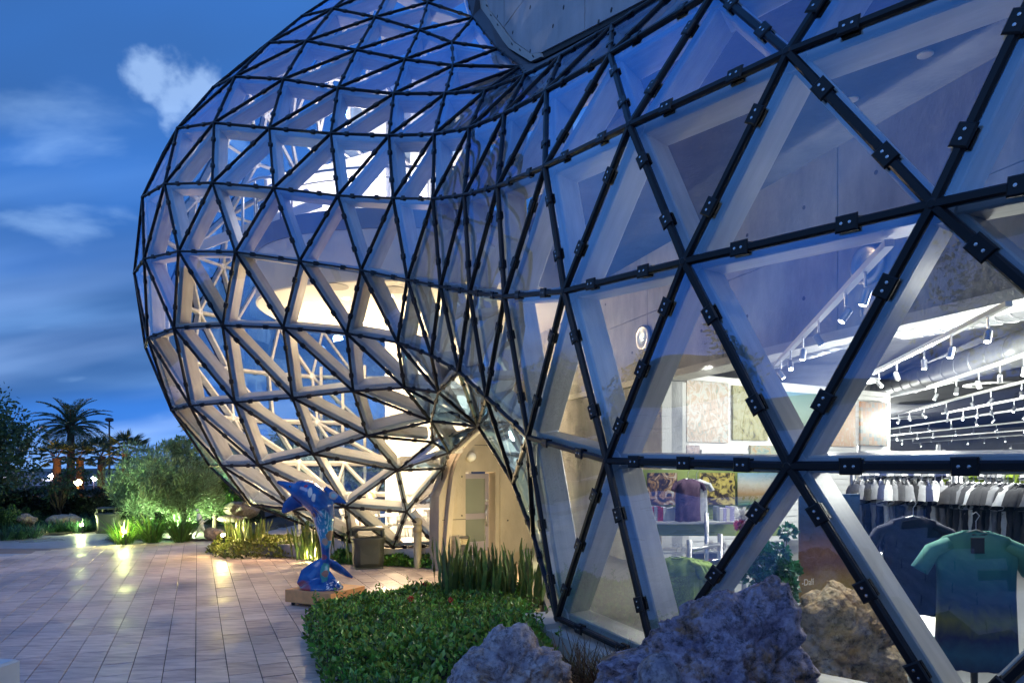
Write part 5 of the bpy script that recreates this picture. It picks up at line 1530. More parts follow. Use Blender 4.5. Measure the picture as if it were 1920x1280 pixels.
def leaf_obj(name, chunks, m, parent=None):
    V, T = cat_np(chunks) if isinstance(chunks, list) else chunks
    return link(name, np_mesh(name, V, T), m, parent)
def blades(P, heading, L, W, lean, droop, seg=5, twist=0.0):
    """long blades: strips that rise and bend over"""
    P = np.asarray(P, float); n = len(P)
    heading = np.broadcast_to(heading, (n,)); L = np.broadcast_to(L, (n,)); W = np.broadcast_to(W, (n,)); lean = np.broadcast_to(lean, (n,)); droop = np.broadcast_to(droop, (n,))
    h = np.stack([np.cos(heading), np.sin(heading), np.zeros(n)], 1)
    s = np.stack([-np.sin(heading), np.cos(heading), np.zeros(n)], 1)
    V = np.empty((n, seg + 1, 2, 3)); pos = P.copy()
    for i in range(seg + 1):
        t = i / seg
        ang = lean + droop * t
        if i:
            pos = pos + (h * np.sin(ang)[:, None] + np.array([0, 0, 1.0]) * np.cos(ang)[:, None]) * (L / seg)[:, None]
        w = W * (np.sin(math.pi * min(0.12 + 0.86 * t, 0.985)) ** 0.6) * 0.5
        sd = s * np.cos(twist * t) + h * np.sin(twist * t)
        V[:, i, 0] = pos - sd * w[:, None]; V[:, i, 1] = pos + sd * w[:, None]
    base = np.arange(n)[:, None] * (seg + 1) * 2
    T = []
    for i in range(seg):
        a = i * 2
        T.append(base + np.array([[a, a + 1, a + 3]])); T.append(base + np.array([[a, a + 3, a + 2]]))
    return V.reshape(-1, 3), np.concatenate(T)
def unit(n):
    v = npr.normal(size=(n, 3)); return v / np.linalg.norm(v, axis=1, keepdims=True)
def clumps(centers, radii, n, shell=0.55):
    """points spread through ball-like clumps, denser near their skins"""
    k_ = len(centers); idx = npr.integers(0, k_, n)
    c = np.asarray(centers)[idx]; r = np.asarray(radii)[idx]
    d = unit(n); rr = (shell + (1 - shell) * npr.random(n) ** 0.7)
    return c + d * r[:, None] * rr[:, None] if r.ndim == 1 else c + d * r * rr[:, None], d
LM = {
 'hedge': leafmat('hedge_leaf', (0.12, 0.25, 0.04), 0.65, 0.28, 0.3),
 'young': leafmat('young_leaf', (0.28, 0.40, 0.08), 0.6, 0.25, 0.35),
 'cover': leafmat('cover_leaf', (0.10, 0.14, 0.03), 0.55, 0.4, 0.3, col2=(0.17, 0.18, 0.03), vscale=2.0),
 'dark': leafmat('dark_leaf', (0.04, 0.09, 0.042), 0.45, 0.5, 0.3),
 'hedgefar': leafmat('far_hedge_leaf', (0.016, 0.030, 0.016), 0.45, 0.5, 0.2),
 'silver': leafmat('silver_leaf', (0.24, 0.34, 0.17), 0.5, 0.55, 0.35),
 'grass': leafmat('grass_blade', (0.07, 0.15, 0.025), 0.5, 0.45, 0.35),
 'liriope': leafmat('liriope_blade', (0.03, 0.085, 0.04), 0.45, 0.4, 0.3),
 'snake': leafmat('snake_blade', (0.055, 0.12, 0.035), 0.5, 0.35, 0.2, col2=(0.17, 0.20, 0.05), vscale=9.0),
 'palm': leafmat('palm_leaflet', (0.045, 0.095, 0.05), 0.4, 0.45, 0.3),
 'box': leafmat('box_leaf', (0.035, 0.08, 0.02), 0.4, 0.4, 0.3),
 'red': leafmat('red_grass', (0.16, 0.06, 0.03), 0.6, 0.6, 0.3, col2=(0.05, 0.06, 0.02), vscale=3.0),
 'ivy': leafmat('ivy_leaf', (0.03, 0.16, 0.05), 0.5, 0.4, 0.3),
}
M_['bark'] = mat('bark', (0.10, 0.075, 0.055), 0.85, var=0.5, vscale=9, bump=0.7, bscale=22, stretch=(1, 1, 0.3))
M_['palmbark'] = mat('palm_bark', (0.13, 0.09, 0.06), 0.9, var=0.5, vscale=14, bump=0.9, bscale=16, stretch=(1, 1, 2.5))
# ---- raised soil beds
def mound(name, poly, hf, step_=0.28):
    xs = [q[0] for q in poly]; ys = [q[1] for q in poly]
    nx, ny = int((max(xs) - min(xs)) / step_) + 2, int((max(ys) - min(ys)) / step_) + 2
    V, Fq, ok = [], [], {}
    for j in range(ny):
        for i in range(nx):
            x, y = min(xs) + i * step_, min(ys) + j * step_
            if inside(poly, x, y):
                ok[(i, j)] = len(V); V.append((x, y, hf(x, y) + 0.03 * mnoise.noise((x * 1.7, y * 1.7, 0))))
    for (i, j), a in ok.items():
        if all(q in ok for q in ((i + 1, j), (i + 1, j + 1), (i, j + 1))):
            Fq.append((a, ok[(i + 1, j)], ok[(i + 1, j + 1)], ok[(i, j + 1)]))
    me = bpy.data.meshes.new(name); me.from_pydata(V, [], Fq); me.update()
    me.polygons.foreach_set('use_smooth', [True] * len(me.polygons))
    return tag(link(name, me, M_['soil']), kind='structure')
bed_poly = [(-2.05, 7.4), (-2.95, 9.9), (-3.0, 10.4), (-1.9, 10.9), (-1.2, 12.3), (0.4, 12.6), (0.75, 9.3), (0.62, 8.1), (1.3, 6.35), (2.75, 4.7), (3.7, 3.2), (3.0, 1.8), (-0.9, 3.6)]
def bed_h(x, y):
    dl_ = min((Vector((x, y)) - Vector((0.5, 7.68))).length, (Vector((x, y)) - Vector((1.26, 6.09))).length, (Vector((x, y)) - Vector((2.2, 5.0))).length)
    return 0.10 + 0.38 * max(0, 1 - dl_ / 2.2)
mound('planting_bed', bed_poly, bed_h)
# ---- foreground clipped hedge
def fill_poly(poly, n):
    xs = [q[0] for q in poly]; ys = [q[1] for q in poly]; out = []
    while len(out) < n:
        x, y = rnd.uniform(min(xs), max(xs)), rnd.uniform(min(ys), max(ys))
        if inside(poly, x, y): out.append((x, y))
    return out
hedge_poly = [(-1.75, 6.6), (-2.3, 8.1), (-2.98, 9.9), (-3.02, 10.45), (-1.95, 10.95), (-1.3, 11.8), (0.15, 11.6), (0.42, 9.2), (0.35, 7.9), (0.55, 7.0), (-0.3, 6.0), (-1.0, 5.6)]
def hedge_top(x, y):
    return bed_h(x, y) + 0.30 + 0.10 * mnoise.noise((x * 1.3, y * 1.3, 2.0)) + 0.06 * mnoise.noise((x * 4.3, y * 4.3, 7.0)) + 0.10 * max(0, (y - 10.5)) * 0.5
def edge_dist(poly, x, y):
    dmin = 9
    for i in range(len(poly)):
        a, b = Vector(poly[i]), Vector(poly[i - 1]); p_ = Vector((x, y)); ab = b - a
        t = max(0, min(1, (p_ - a).dot(ab) / ab.length_squared)); dmin = min(dmin, (p_ - a - ab * t).length)
    return dmin
hd = thing('hedge', 'low glossy green hedge filling the foreground planting bed', 'hedge', (0, 0, 0))
pts, dirs = [], []
for x, y in fill_poly(hedge_poly, 17000):
    e_ = edge_dist(hedge_poly, x, y)
    top = hedge_top(x, y) * min(1.0, 0.62 + e_ * 1.6)
    if e_ < 0.12:
        z = rnd.uniform(0.05, top)
    else:
        z = top - abs(rnd.gauss(0, 0.055))
    pts.append((x, y, z)); dirs.append((rnd.gauss(0, 0.6), rnd.gauss(0, 0.6), abs(rnd.gauss(0.5, 0.45))))
Ls = npr.uniform(0.06, 0.115, len(pts))
kn = npr.random(len(pts)) < 0.30
pa_, da_ = np.array(pts), np.array(dirs)
leaf_obj('leaves', leaf_np(pa_[~kn], da_[~kn], Ls[~kn], Ls[~kn] * 0.55), LM['hedge'], hd)
pa_[kn, 2] += 0.02
leaf_obj('new_leaves', leaf_np(pa_[kn], da_[kn] + np.array([0, 0, 0.4]), Ls[kn] * 0.85, Ls[kn] * 0.48), LM['young'], hd)
# taller sprigs
sp, sd = [], []
mbs = MB()
for x, y in fill_poly(hedge_poly, 260):
    z0 = hedge_top(x, y) - 0.05; hgt = rnd.uniform(0.08, 0.2)
    tip = Vector((x + rnd.gauss(0, 0.03), y + rnd.gauss(0, 0.03), z0 + hgt))
    mbs.tube([(x, y, z0 - 0.1), tip], [0.005, 0.003], 4, False)
    for k_ in range(10):
        t = k_ / 9; q = Vector((x, y, z0)).lerp(tip, t); sp.append(q); sd.append((rnd.gauss(0, 1), rnd.gauss(0, 1), 0.6))
leaf_obj('sprigs', leaf_np(sp, sd, 0.06, 0.03), LM['hedge'], hd)
tag(mbs.build('stems', M_['bark'], hd), kind='stuff')
# a dark core so no ground shows between the leaves
core_v = []
# a few red flower heads
flm = mat('red_petal', (0.5, 0.04, 0.03), 0.5)
for px, py in ((797, 1095), (770, 1122), (845, 1125)):
    q = gnd(px, py, 0.5)
    P_ = np.array(q)[None] + unit(40) * 0.03
    leaf_obj('flower_head', leaf_np(P_, unit(40) + np.array([0, 0, 0.8]), 0.03, 0.02), flm, hd)
# ---- snake plants
def snake(cx, cy, z, n, h, r, label, group, m='snake', tilt=0.14):
    t = thing('snake_plant', label, 'snake plant', (cx, cy, z), 0, group)
    a = npr.uniform(0, 2 * math.pi, n); rr = r * np.sqrt(npr.random(n))
    P_ = np.stack([rr * np.cos(a), rr * np.sin(a), np.full(n, -0.04)], 1)
    V, T = blades(P_, a, h * npr.uniform(0.55, 1.05, n), npr.uniform(0.045, 0.075, n), npr.uniform(0, tilt, n), npr.uniform(-0.05, 0.25, n), 6, 0.8)
    V[:, 0] += 0.012 * np.sin(V[:, 2] * 16 + V[:, 1] * 30)
    leaf_obj('blades', (V, T), LM[m], t)
for i in range(12):
    x = -1.02 + 1.32 * (i % 6) / 5 + rnd.uniform(-0.08, 0.08); y = 11.0 + 0.6 * (i // 6) - 0.35 * (i % 6) / 5 + rnd.uniform(-0.1, 0.1)
    snake(x, y, 0.28, 17, rnd.uniform(0.8, 1.02), 0.2, 'snake plant before the entry door, %s from the left in the %s row' % (ORD[i % 6], ('front', 'back')[i // 6]), 'snake plants before the door')
# ---- planting at the foot of the bulb
cov_poly = [(gnd(388, 1036).x, gnd(388, 1036).y), (gnd(420, 1049).x, gnd(420, 1049).y), (gnd(560, 1046).x, gnd(560, 1046).y), (gnd(640, 1050).x, gnd(640, 1050).y), (-4.1, 18.0), (-4.2, 18.6), (-6.4, 20.2), (-8.4, 19.8)]
def cover(name, poly, n, hgt, m, label, cat, ls=(0.05, 0.09)):
    t = thing(name, label, cat, (0, 0, 0))
    P_, D_ = [], []
    for x, y in fill_poly(poly, n):
        e_ = edge_dist(poly, x, y); top = (hgt * (0.75 + 0.5 * mnoise.noise((x * 1.9, y * 1.9, 5.0)))) * min(1, 0.5 + e_ * 1.8)
        z = rnd.uniform(0.0, top) if e_ < 0.15 else top - abs(rnd.gauss(0, 0.06))
        P_.append((x, y, max(z, 0.01))); D_.append((rnd.gauss(0, 0.6), rnd.gauss(0, 0.6), abs(rnd.gauss(0.5, 0.4))))
    Lz = npr.uniform(*ls, len(P_))
    leaf_obj('leaves', leaf_np(P_, D_, Lz, Lz * 0.55), LM[m], t)
    return t
cover('shrub_bed', cov_poly, 6500, 0.5, 'cover', 'yellow green low shrubs lit warm at the left foot of the bulb', 'shrubs', (0.07, 0.13))
strip = [(gnd(640, 1050).x, gnd(640, 1050).y), (gnd(832, 1047).x, gnd(832, 1047).y), (-1.7, 17.0), (-2.9, 16.95), (-4.2, 17.6)]
strip = [(-4.35, 17.25), (-2.9, 16.75), (-1.72, 16.2), (-1.8, 16.75), (-2.9, 17.2), (-4.3, 17.7)]
cover('shrub_bed', [(-4.45, 16.95), (-2.9, 16.55), (-1.75, 16.1), (-1.8, 16.45), (-2.9, 16.85), (-4.4, 17.3)], 6500, 0.5, 'hedge', 'low clipped shrubs under the glass between litter bin and entry', 'shrubs', (0.06, 0.10))
for i, (px, d_) in enumerate(((566, 17.4), (578, 17.5), (590, 17.3), (602, 17.4), (614, 17.4), (624, 17.5))):
    snake((px - CX) / F * d_, d_, 0.1, 18, 1.02, 0.25, 'tall warm lit snake plant behind the dolphin statue, %s from the left' % ORD[i], 'snake plants behind the dolphin')
for i, (px, d_) in enumerate(((440, 19.2), (455, 18.9), (468, 18.8), (482, 19.0))):
    snake((px - CX) / F * d_, d_, 0.3, 14, 0.75, 0.28, 'yellowish snake plant at the left foot of the bulb, %s from the left' % ORD[i], 'snake plants left of the bulb foot')
for i, (px, d_) in enumerate(((640, 17.2), (652, 17.1), (662, 17.0))):
    snake((px - CX) / F * d_, d_, 0.1, 8, 0.85, 0.2, 'sparse dark snake plant left of the litter bin, %s from the left' % ORD[i], 'snake plants beside the bin')
# ---- far garden, left
mound('garden_bed', [(-30, 24), (-16.2, 22.2), (-15.3, 24.6), (-13.6, 25.4), (-12.2, 27), (-11, 32), (-12, 40), (-30, 40)], lambda x, y: 0.05, 0.6)
mound('garden_bed', [(-13.0, 21.6), (-11.6, 22.5), (-9.6, 21.9), (-8.7, 22.3), (-8.5, 26), (-9.5, 30), (-12.0, 28), (-13.0, 24)], lambda x, y: 0.05, 0.35)
def grass_clump(px, py, n, h, spread, m, label, group, d_=None, lean=0.55):
    q = gnd(px, py)
    if d_: q = fpt(px, d_); q.z = 0.02
    t = thing('grass_clump', label, 'grass', q, 0, group)
    a = npr.uniform(0, 2 * math.pi, n); rr = spread * 0.3 * np.sqrt(npr.random(n))
    P_ = np.stack([rr * np.cos(a), rr * np.sin(a), np.zeros(n)], 1)
    leaf_obj('blades', blades(P_, a + npr.normal(0, 0.3, n), h * npr.uniform(0.6, 1.15, n), npr.uniform(0.012, 0.024, n) * (1 + h * 0.3), npr.uniform(0.02, lean, n), npr.uniform(0.3, 1.3, n), 5), LM[m], t)
for px, py, h, lab in ((232, 1019, 0.85, 'arching grass clump lit bright yellow green by its garden light'), (285, 1016, 1.05, 'darker arching grass clump in the middle of three'), (340, 1015, 1.1, 'arching grass clump beside the white figure sculpture'), (256, 1010, 0.8, 'low arching grass between the first and middle clumps')):
    grass_clump(px, py, 260, h, 0.9, 'grass', lab, 'arching grasses in the island bed')
for i, (px, py) in enumerate(sorted(((10, 1012), (35, 1010), (62, 1008), (90, 1000), (110, 998), (128, 998), (147, 998), (165, 996), (182, 993), (75, 990), (95, 984), (120, 987), (170, 984), (25, 1000), (150, 986), (188, 984)))):
    grass_clump(px, py, 120, 0.55, 0.8, 'liriope', 'low tufted lily turf along the path edge, %s tuft from the left' % ORD[i], 'lily turf along the path')
# wispy silver shrub and neighbours
def bush(name, label, cat, center, rads, nclump, nleaf, leafL, leafW, m, seed, group=None, wisp=False, trunk=True, hstretch=1.0, loc=None):
    global npr
    npr = np.random.default_rng(seed)
    base = Vector((center[0], center[1], 0)) if loc is None else Vector(loc)
    t = thing(name, label, cat, base, 0, group)
    d = unit(nclump); rr = npr.random(nclump) ** 0.45
    cs = d * rr[:, None] * np.array(rads) * 0.82 + np.array([0, 0, center[2]])
    crs = npr.uniform(0.12, 0.40, nclump) * min(rads)
    cs *= npr.uniform(0.8, 1.18, (nclump, 1))
    cs[:, 2] = np.maximum(cs[:, 2], 0.12)
    P_, D_ = clumps(cs, crs, nleaf)
    P_[:, 2] = np.maximum(P_[:, 2], 0.05)
    if wisp:
        D_ = D_ * 0.55 + np.array([0.25, 0.0, 0.55]) + npr.normal(0, 0.25, D_.shape)
    else:
        D_ = D_ + npr.normal(0, 0.5, D_.shape)
    Lz = npr.uniform(0.7, 1.3, nleaf) * leafL
    leaf_obj('crown' if trunk else 'leaves', leaf_np(P_, D_, Lz, Lz * leafW / leafL), LM[m], t)
    if trunk:
        mb = MB()
        r0 = 0.035 * max(rads)
        mb.tube([(0, 0, -0.1), (0.02, 0.01, center[2] * 0.3), (0.0, 0.03, center[2] * 0.7), (0, 0, center[2])], [r0 * 1.5, r0, r0 * 0.8, r0 * 0.4], 8)
        for i in range(0, nclump, max(1, nclump // 14)):
            c = cs[i]; s0 = Vector((0, 0, center[2] * rnd.uniform(0.25, 0.7))); e2 = Vector(c)
            mb.tube([s0, s0.lerp(e2, 0.5) + Vector((0, 0, 0.08 * max(rads))), e2], [r0 * 0.6, r0 * 0.4, r0 * 0.12], 6)
        mb.build('trunk', M_['bark'], t, True)
    return t
q = fpt(345, 23.5)
bush('wispy_tree', 'feathery silver green small tree lit from below beside the bulb', 'tree', (q.x, q.y, 1.75), (1.55, 1.2, 1.6), 80, 22000, 0.17, 0.030, 'silver', 21, None, True)
q = fpt(265, 25.5)
bush('wispy_tree', 'darker feathery small tree left of the lit silver tree', 'tree', (q.x, q.y, 1.7), (1.6, 1.3, 1.45), 60, 14000, 0.17, 0.03, 'silver', 22, None, True)
q = fpt(402, 25.0)
bush('leafy_tree', 'leafy green tree right behind the edge of the bulb', 'tree', (q.x, q.y, 2.6), (1.5, 1.3, 1.9), 50, 7000, 0.13, 0.06, 'grass', 23)
q = fpt(18, 27)
bush('leafy_tree', 'large dark tree at the left edge of the picture', 'tree', (q.x - 1.9, q.y, 2.9), (3.0, 2.6, 3.2), 130, 15000, 0.20, 0.09, 'dark', 24)
q = fpt(12, 24.6)
bush('round_shrub', 'clipped round box shrub at the left edge', 'shrub', (q.x - 0.3, q.y, 0.45), (1.0, 0.9, 0.62), 40, 7000, 0.05, 0.03, 'box', 25, None, False, False)
q = fpt(52, 26)
bush('round_shrub', 'smaller clipped shrub behind the stacked boulders', 'shrub', (q.x, q.y, 0.35), (0.9, 0.7, 0.42), 30, 4000, 0.05, 0.03, 'box', 26, None, False, False)
q = fpt(112, 27.5)
bush('leafy_tree', 'thin young tree standing before the dark hedge', 'tree', (q.x, q.y, 1.7), (1.3, 0.9, 0.65), 26, 1100, 0.14, 0.07, 'dark', 27)
q = fpt(428, 27.0)
bush('fern_shrub', 'dark cycad like shrub past the edge of the bulb', 'shrub', (q.x, q.y, 0.7), (0.9, 0.8, 0.6), 20, 1500, 0.3, 0.05, 'grass', 28, None, True, False)
# far hedge
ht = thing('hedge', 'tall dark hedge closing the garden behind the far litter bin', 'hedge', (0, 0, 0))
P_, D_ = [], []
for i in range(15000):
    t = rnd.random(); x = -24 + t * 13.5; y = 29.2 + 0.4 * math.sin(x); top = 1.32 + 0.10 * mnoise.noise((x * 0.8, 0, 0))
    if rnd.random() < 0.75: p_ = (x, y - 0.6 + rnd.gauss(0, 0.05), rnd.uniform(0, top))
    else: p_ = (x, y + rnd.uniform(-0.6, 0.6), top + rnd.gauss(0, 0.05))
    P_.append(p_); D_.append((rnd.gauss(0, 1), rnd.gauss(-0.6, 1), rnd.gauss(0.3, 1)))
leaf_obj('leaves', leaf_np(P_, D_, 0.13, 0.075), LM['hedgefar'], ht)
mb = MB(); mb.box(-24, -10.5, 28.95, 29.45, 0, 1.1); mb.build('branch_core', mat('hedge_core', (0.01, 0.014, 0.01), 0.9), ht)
# palms
def palm(px, d_, zc, R, nfr, label, fan=False, seed=1, lean=0.0):
    r4 = random.Random(seed)
    q = fpt(px, d_); q.z = 0
    t = thing('palm_tree', label, 'palm tree', q, 0, 'palms behind the hedge')
    mb = MB(); n = 9
    mb.tube([(lean * (i / n) ** 2, 0, zc * i / n) for i in range(n + 1)], [0.24 - 0.05 * i / n + (0.02 if i % 2 else 0) for i in range(n)] + [0.26], 10); mb.build('trunk', M_['palmbark'], t, True)
    top = Vector((lean, 0, zc)); ch = []
    mr = MB()
    for f_ in range(nfr):
        a = f_ * 2.39996 + r4.uniform(-0.2, 0.2); el = R_(84 - 108 * (f_ / nfr) ** 0.9 + r4.uniform(-8, 8))
        Lf = R * r4.uniform(0.85, 1.1); h_ = Vector((math.cos(a), math.sin(a), 0))
        pos = top.copy(); pts2 = [pos.copy()]; ang = el
        ns_ = 10
        for i in range(ns_):
            pos = pos + (h_ * math.cos(ang) + Vector((0, 0, 1)) * math.sin(ang)) * (Lf / ns_); pts2.append(pos.copy()); ang -= R_(7 if not fan else 2)
        if fan:
            mr.tube([pts2[0], pts2[6]], 0.015, 4, False)
            c = pts2[6]; ax = (pts2[6] - pts2[5]).normalized(); sd_ = ax.cross(Vector((0, 0, 1))).normalized()
            P_, D_ = [], []
            for k_ in range(22):
                b = R_(-80 + 160 * k_ / 21); dv = ax * math.cos(b) + sd_ * math.sin(b) + Vector((0, 0, -0.15 - 0.2 * abs(math.sin(b))))
                P_.append(c); D_.append(dv)
            ch.append(leaf_np(P_, D_, Lf * 0.55, 0.075))
        else:
            mr.tube(pts2, [0.03 - 0.0025 * i for i in range(len(pts2))], 4, False)
            P_, D_, Lz = [], [], []
            for k_ in range(34):
                u_ = 0.12 + 0.88 * k_ / 33; i = min(int(u_ * ns_), ns_ - 1); c = pts2[i].lerp(pts2[i + 1], u_ * ns_ - i); ax = (pts2[i + 1] - pts2[i]).normalized()
                sd_ = ax.cross(Vector((0, 0, 1))); sd_.normalize()
                for s in (-1, 1):
                    P_.append(c); D_.append(ax * 0.75 + sd_ * s * 0.75 + Vector((0, 0, 0.15))); Lz.append(0.42 * R / 2.6 * math.sin(math.pi * (0.15 + 0.8 * u_)) + 0.1)
            ch.append(leaf_np(P_, D_, np.array(Lz), 0.045))
    mr.build('frond_stems', M_['palmbark'], t); leaf_obj('fronds', ch, LM['palm'], t)
palm(133, 44, 4.85, 2.5, 50, 'tall date palm with a full feathery crown, left background', False, 3)
palm(107, 40, 2.85, 1.1, 18, 'short fan palm left below the date palm crown', True, 4)
palm(190, 43, 3.0, 1.25, 20, 'fan palm just right of the date palm', True, 5)
palm(236, 40, 3.15, 1.35, 22, 'fan palm nearest the bulb, above the silver trees', True, 6)
palm(150, 41, 2.9, 1.1, 14, 'low fan palm beneath the date palm crown', True, 7)
# trees further off that show through and beside the glass
for i, (x, y, z, r, lab) in enumerate(((-9.5, 34, 2.4, 2.6, 'dark tree seen through the lower left of the bulb'), (-4.5, 36, 2.6, 3.0, 'dark tree seen through the middle of the bulb foot'), (-14.5, 46, 2.6, 2.8, 'dark tree beyond the palms near the bulb'), (-33, 44, 3.0, 4.0, 'broad dark tree far left behind the hedge'))):
    bush('background_tree', lab, 'tree', (x, y, z), (r, r, r * 0.9), 60, 4500, 0.26, 0.13, 'dark', 40 + i)
# trees across the terrace that the glass mirrors
for i, (x, y, z, r) in enumerate(((-24, 4, 3.6, 3.4), (-20, -10, 4.2, 4.0), (-10, -20, 4.0, 4.0), (2, -22, 4.4, 4.2), (13, -18, 4.2, 4.0), (-27, 14, 3.2, 3.2))):
    bush('terrace_tree', 'dark tree across the terrace mirrored in the glass, %s' % ('nearest the pale block seat', 'left behind the terrace', 'middle left behind the lawn', 'straight behind the lawn', 'right behind the lawn', 'beside the pale walk')[i], 'tree', (x, y, z), (r, r, r * 0.9), 60, 6500, 0.22, 0.11, 'dark', 60 + i)
# ---- bush behind the low glass
q = at(1455, 1120, 6.0)
bush('leafy_shrub', 'bright green ivy like shrub behind the low glass, left of the tan boulder', 'shrub', (q.x, q.y, 1.35), (0.30, 0.25, 0.62), 40, 3200, 0.05, 0.035, 'ivy', 71, None, False, True)
# red fountain grass between the near boulders
for i, (px, d_) in enumerate(((1062, 6.3), (1095, 6.1), (1130, 5.9), (1160, 5.8), (1080, 5.7))):
    q = at(px, 1290, d_); 
    t = thing('fountain_grass', 'reddish fountain grass tuft between the two purple boulders, %s' % ('leftmost', 'second from left', 'third from left', 'rightmost', 'nearest the camera')[i], 'grass', (q.x, q.y, bed_h(q.x, q.y)), 0, 'red fountain grass')
    n = 130; a = npr.uniform(0, 2 * math.pi, n); rr = 0.1 * np.sqrt(npr.random(n))
    leaf_obj('blades', blades(np.stack([rr * np.cos(a), rr * np.sin(a), np.zeros(n)], 1), a, npr.uniform(0.3, 0.62, n), 0.008, npr.uniform(0.02, 0.5, n), npr.uniform(0.3, 1.3, n), 5), LM['red'], t)
# ================================================================== boulders
def rockmat(name, c1, c2, c3, dark):
    m = bpy.data.materials.new(name); m.use_nodes = True
    nt = m.node_tree; b = nt.nodes['Principled BSDF']; N = nt.nodes.new; L = nt.links.new
    tc = N('ShaderNodeTexCoord')
    def T(s, d=8, r=0.65):
        t = N('ShaderNodeTexNoise'); t.inputs['Scale'].default_value = s; t.inputs['Detail'].default_value = d; t.inputs['Roughness'].default_value = r
        L(tc.outputs['Object'], t.inputs['Vector']); return t.outputs['Fac']
    def MR(v, a, z):
        n = N('ShaderNodeMapRange'); n.inputs[1].default_value = a; n.inputs[2].default_value = z; L(v, n.inputs[0]); return n.outputs[0]
    def MX(f, a, z):
        n = N('ShaderNodeMix'); n.data_type = 'RGBA'; L(f, n.inputs[0])
        for i, v in ((6, a), (7, z)):
            if isinstance(v, tuple): n.inputs[i].default_value = (*v, 1)
            else: L(v, n.inputs[i])
        return n.outputs[2]
    c = MX(MR(T(4.2, 10, 0.75), 0.40, 0.60), c1, c2)
    c = MX(MR(T(3.3, 8, 0.75), 0.50, 0.64), c, c3)
    c = MX(MR(T(14, 10, 0.8), 0.48, 0.64), c, dark)
    L(c, b.inputs['Base Color']); b.inputs['Roughness'].default_value = 0.8
    v = N('ShaderNodeTexVoronoi'); v.inputs['Scale'].default_value = 24; L(tc.outputs['Object'], v.inputs['Vector'])
    ad = N('ShaderNodeMath'); ad.operation = 'MULTIPLY_ADD'; ad.inputs[1].default_value = 0.5; L(v.outputs['Distance'], ad.inputs[0]); L(T(16, 10, 0.7), ad.inputs[2])
    bp = N('ShaderNodeBump'); bp.inputs['Strength'].default_value = 0.85; bp.inputs['Distance'].default_value = 0.03; L(ad.outputs[0], bp.inputs['Height']); L(bp.outputs[0], b.inputs['Normal'])
    return m
RK = {'purple': rockmat('purple_rock', (0.13, 0.105, 0.17), (0.46, 0.39, 0.48), (0.34, 0.18, 0.08), (0.012, 0.010, 0.018)),
      'lilac': rockmat('lilac_rock', (0.24, 0.21, 0.26), (0.56, 0.48, 0.48), (0.46, 0.25, 0.12), (0.06, 0.045, 0.06)),
      'tan': rockmat('tan_rock', (0.40, 0.25, 0.11), (0.56, 0.40, 0.22), (0.46, 0.38, 0.26), (0.07, 0.05, 0.03)),
      'garden': rockmat('garden_rock', (0.30, 0.23, 0.17), (0.42, 0.34, 0.28), (0.40, 0.26, 0.13), (0.10, 0.08, 0.06))}
import bmesh
def boulder(ells, sub, rough, m, label, group=None, seed=0, strata=0.0):
    """union of ellipsoids seen from their middle, roughened"""
    C = sum((Vector(e_[0]) for e_ in ells), Vector()) / len(ells)
    bm = bmesh.new(); bmesh.ops.create_icosphere(bm, subdivisions=sub, radius=1.0)
    for v in bm.verts:
        d = v.co.normalized(); best = 0.03
        for c, r in ells:
            o = C - Vector(c); r = Vector(r)
            od = Vector((o.x / r.x, o.y / r.y, o.z / r.z)); dd = Vector((d.x / r.x, d.y / r.y, d.z / r.z))
            A, B, Cc = dd.dot(dd), 2 * od.dot(dd), od.dot(od) - 1
            disc = B * B - 4 * A * Cc
            if disc > 0: best = max(best, (-B + math.sqrt(disc)) / (2 * A))
        q = d * best; s = q * 2.2 + Vector((seed, seed * 2, 0))
        n1 = mnoise.fractal(s, 0.8, 2.1, 7)
        u_ = Vector(((s.x + s.z * 0.8) * 0.55, s.y * 0.7, (s.z - s.x * 0.55) * 1.9)) + Vector((n1, n1, n1)) * 0.35
        rg = mnoise.ridged_multi_fractal(u_ * 1.1, 0.9, 2.2, 6, 1.0, 2.0)
        ds_, ps_ = mnoise.voronoi((s + Vector((n1, 0, n1)) * 0.3) * 1.3)
        cd = mnoise.cell_vector(ps_[0] * 31.7) * 2 - Vector((1, 1, 1))
        disp = 0.40 * n1 + 0.34 * (rg - 1.1) + 0.55 * ((s * 1.3 - ps_[0]).dot(cd)) - 0.55 * max(0, 0.10 - (ds_[1] - ds_[0])) / 0.10
        d2_, p2_ = mnoise.voronoi((s + Vector((n1, n1, 0)) * 0.4) * 3.1)
        disp -= 0.20 * max(0, 0.10 - (d2_[1] - d2_[0])) / 0.10
        disp += 0.05 * mnoise.noise(q * 30) + 0.03 * mnoise.noise(q * 60)
        disp *= rough
        if strata: disp += strata * math.sin((q.z + 0.5 * q.x + 0.25 * n1) * 26)
        v.co = q + d * disp
    me = bpy.data.meshes.new('boulder'); bm.to_mesh(me); bm.free()
    me.polygons.foreach_set('use_smooth', [True] * len(me.polygons)); me.update()
    o = link('boulder', me, m); o.location = C
    return tag(o, label, 'boulder', group)
def E2(px, py, d_, rx, ry, ryd=None):
    k_ = d_ / F; return (at(px, py, d_), (rx * k_, (ryd or rx) * k_, ry * k_))
boulder([E2(1428, 1200, 4.75, 74, 112, 80), E2(1365, 1235, 4.7, 110, 128, 110), E2(1290, 1290, 4.68, 115, 138, 110), E2(1210, 1335, 4.65, 110, 120, 100), E2(1462, 1265, 4.75, 60, 120, 80), E2(1400, 1380, 4.7, 150, 170, 130)], 6, 0.14, RK['purple'], 'largest purple craggy boulder in front of the glass, lower right', 'foreground boulders', 3)
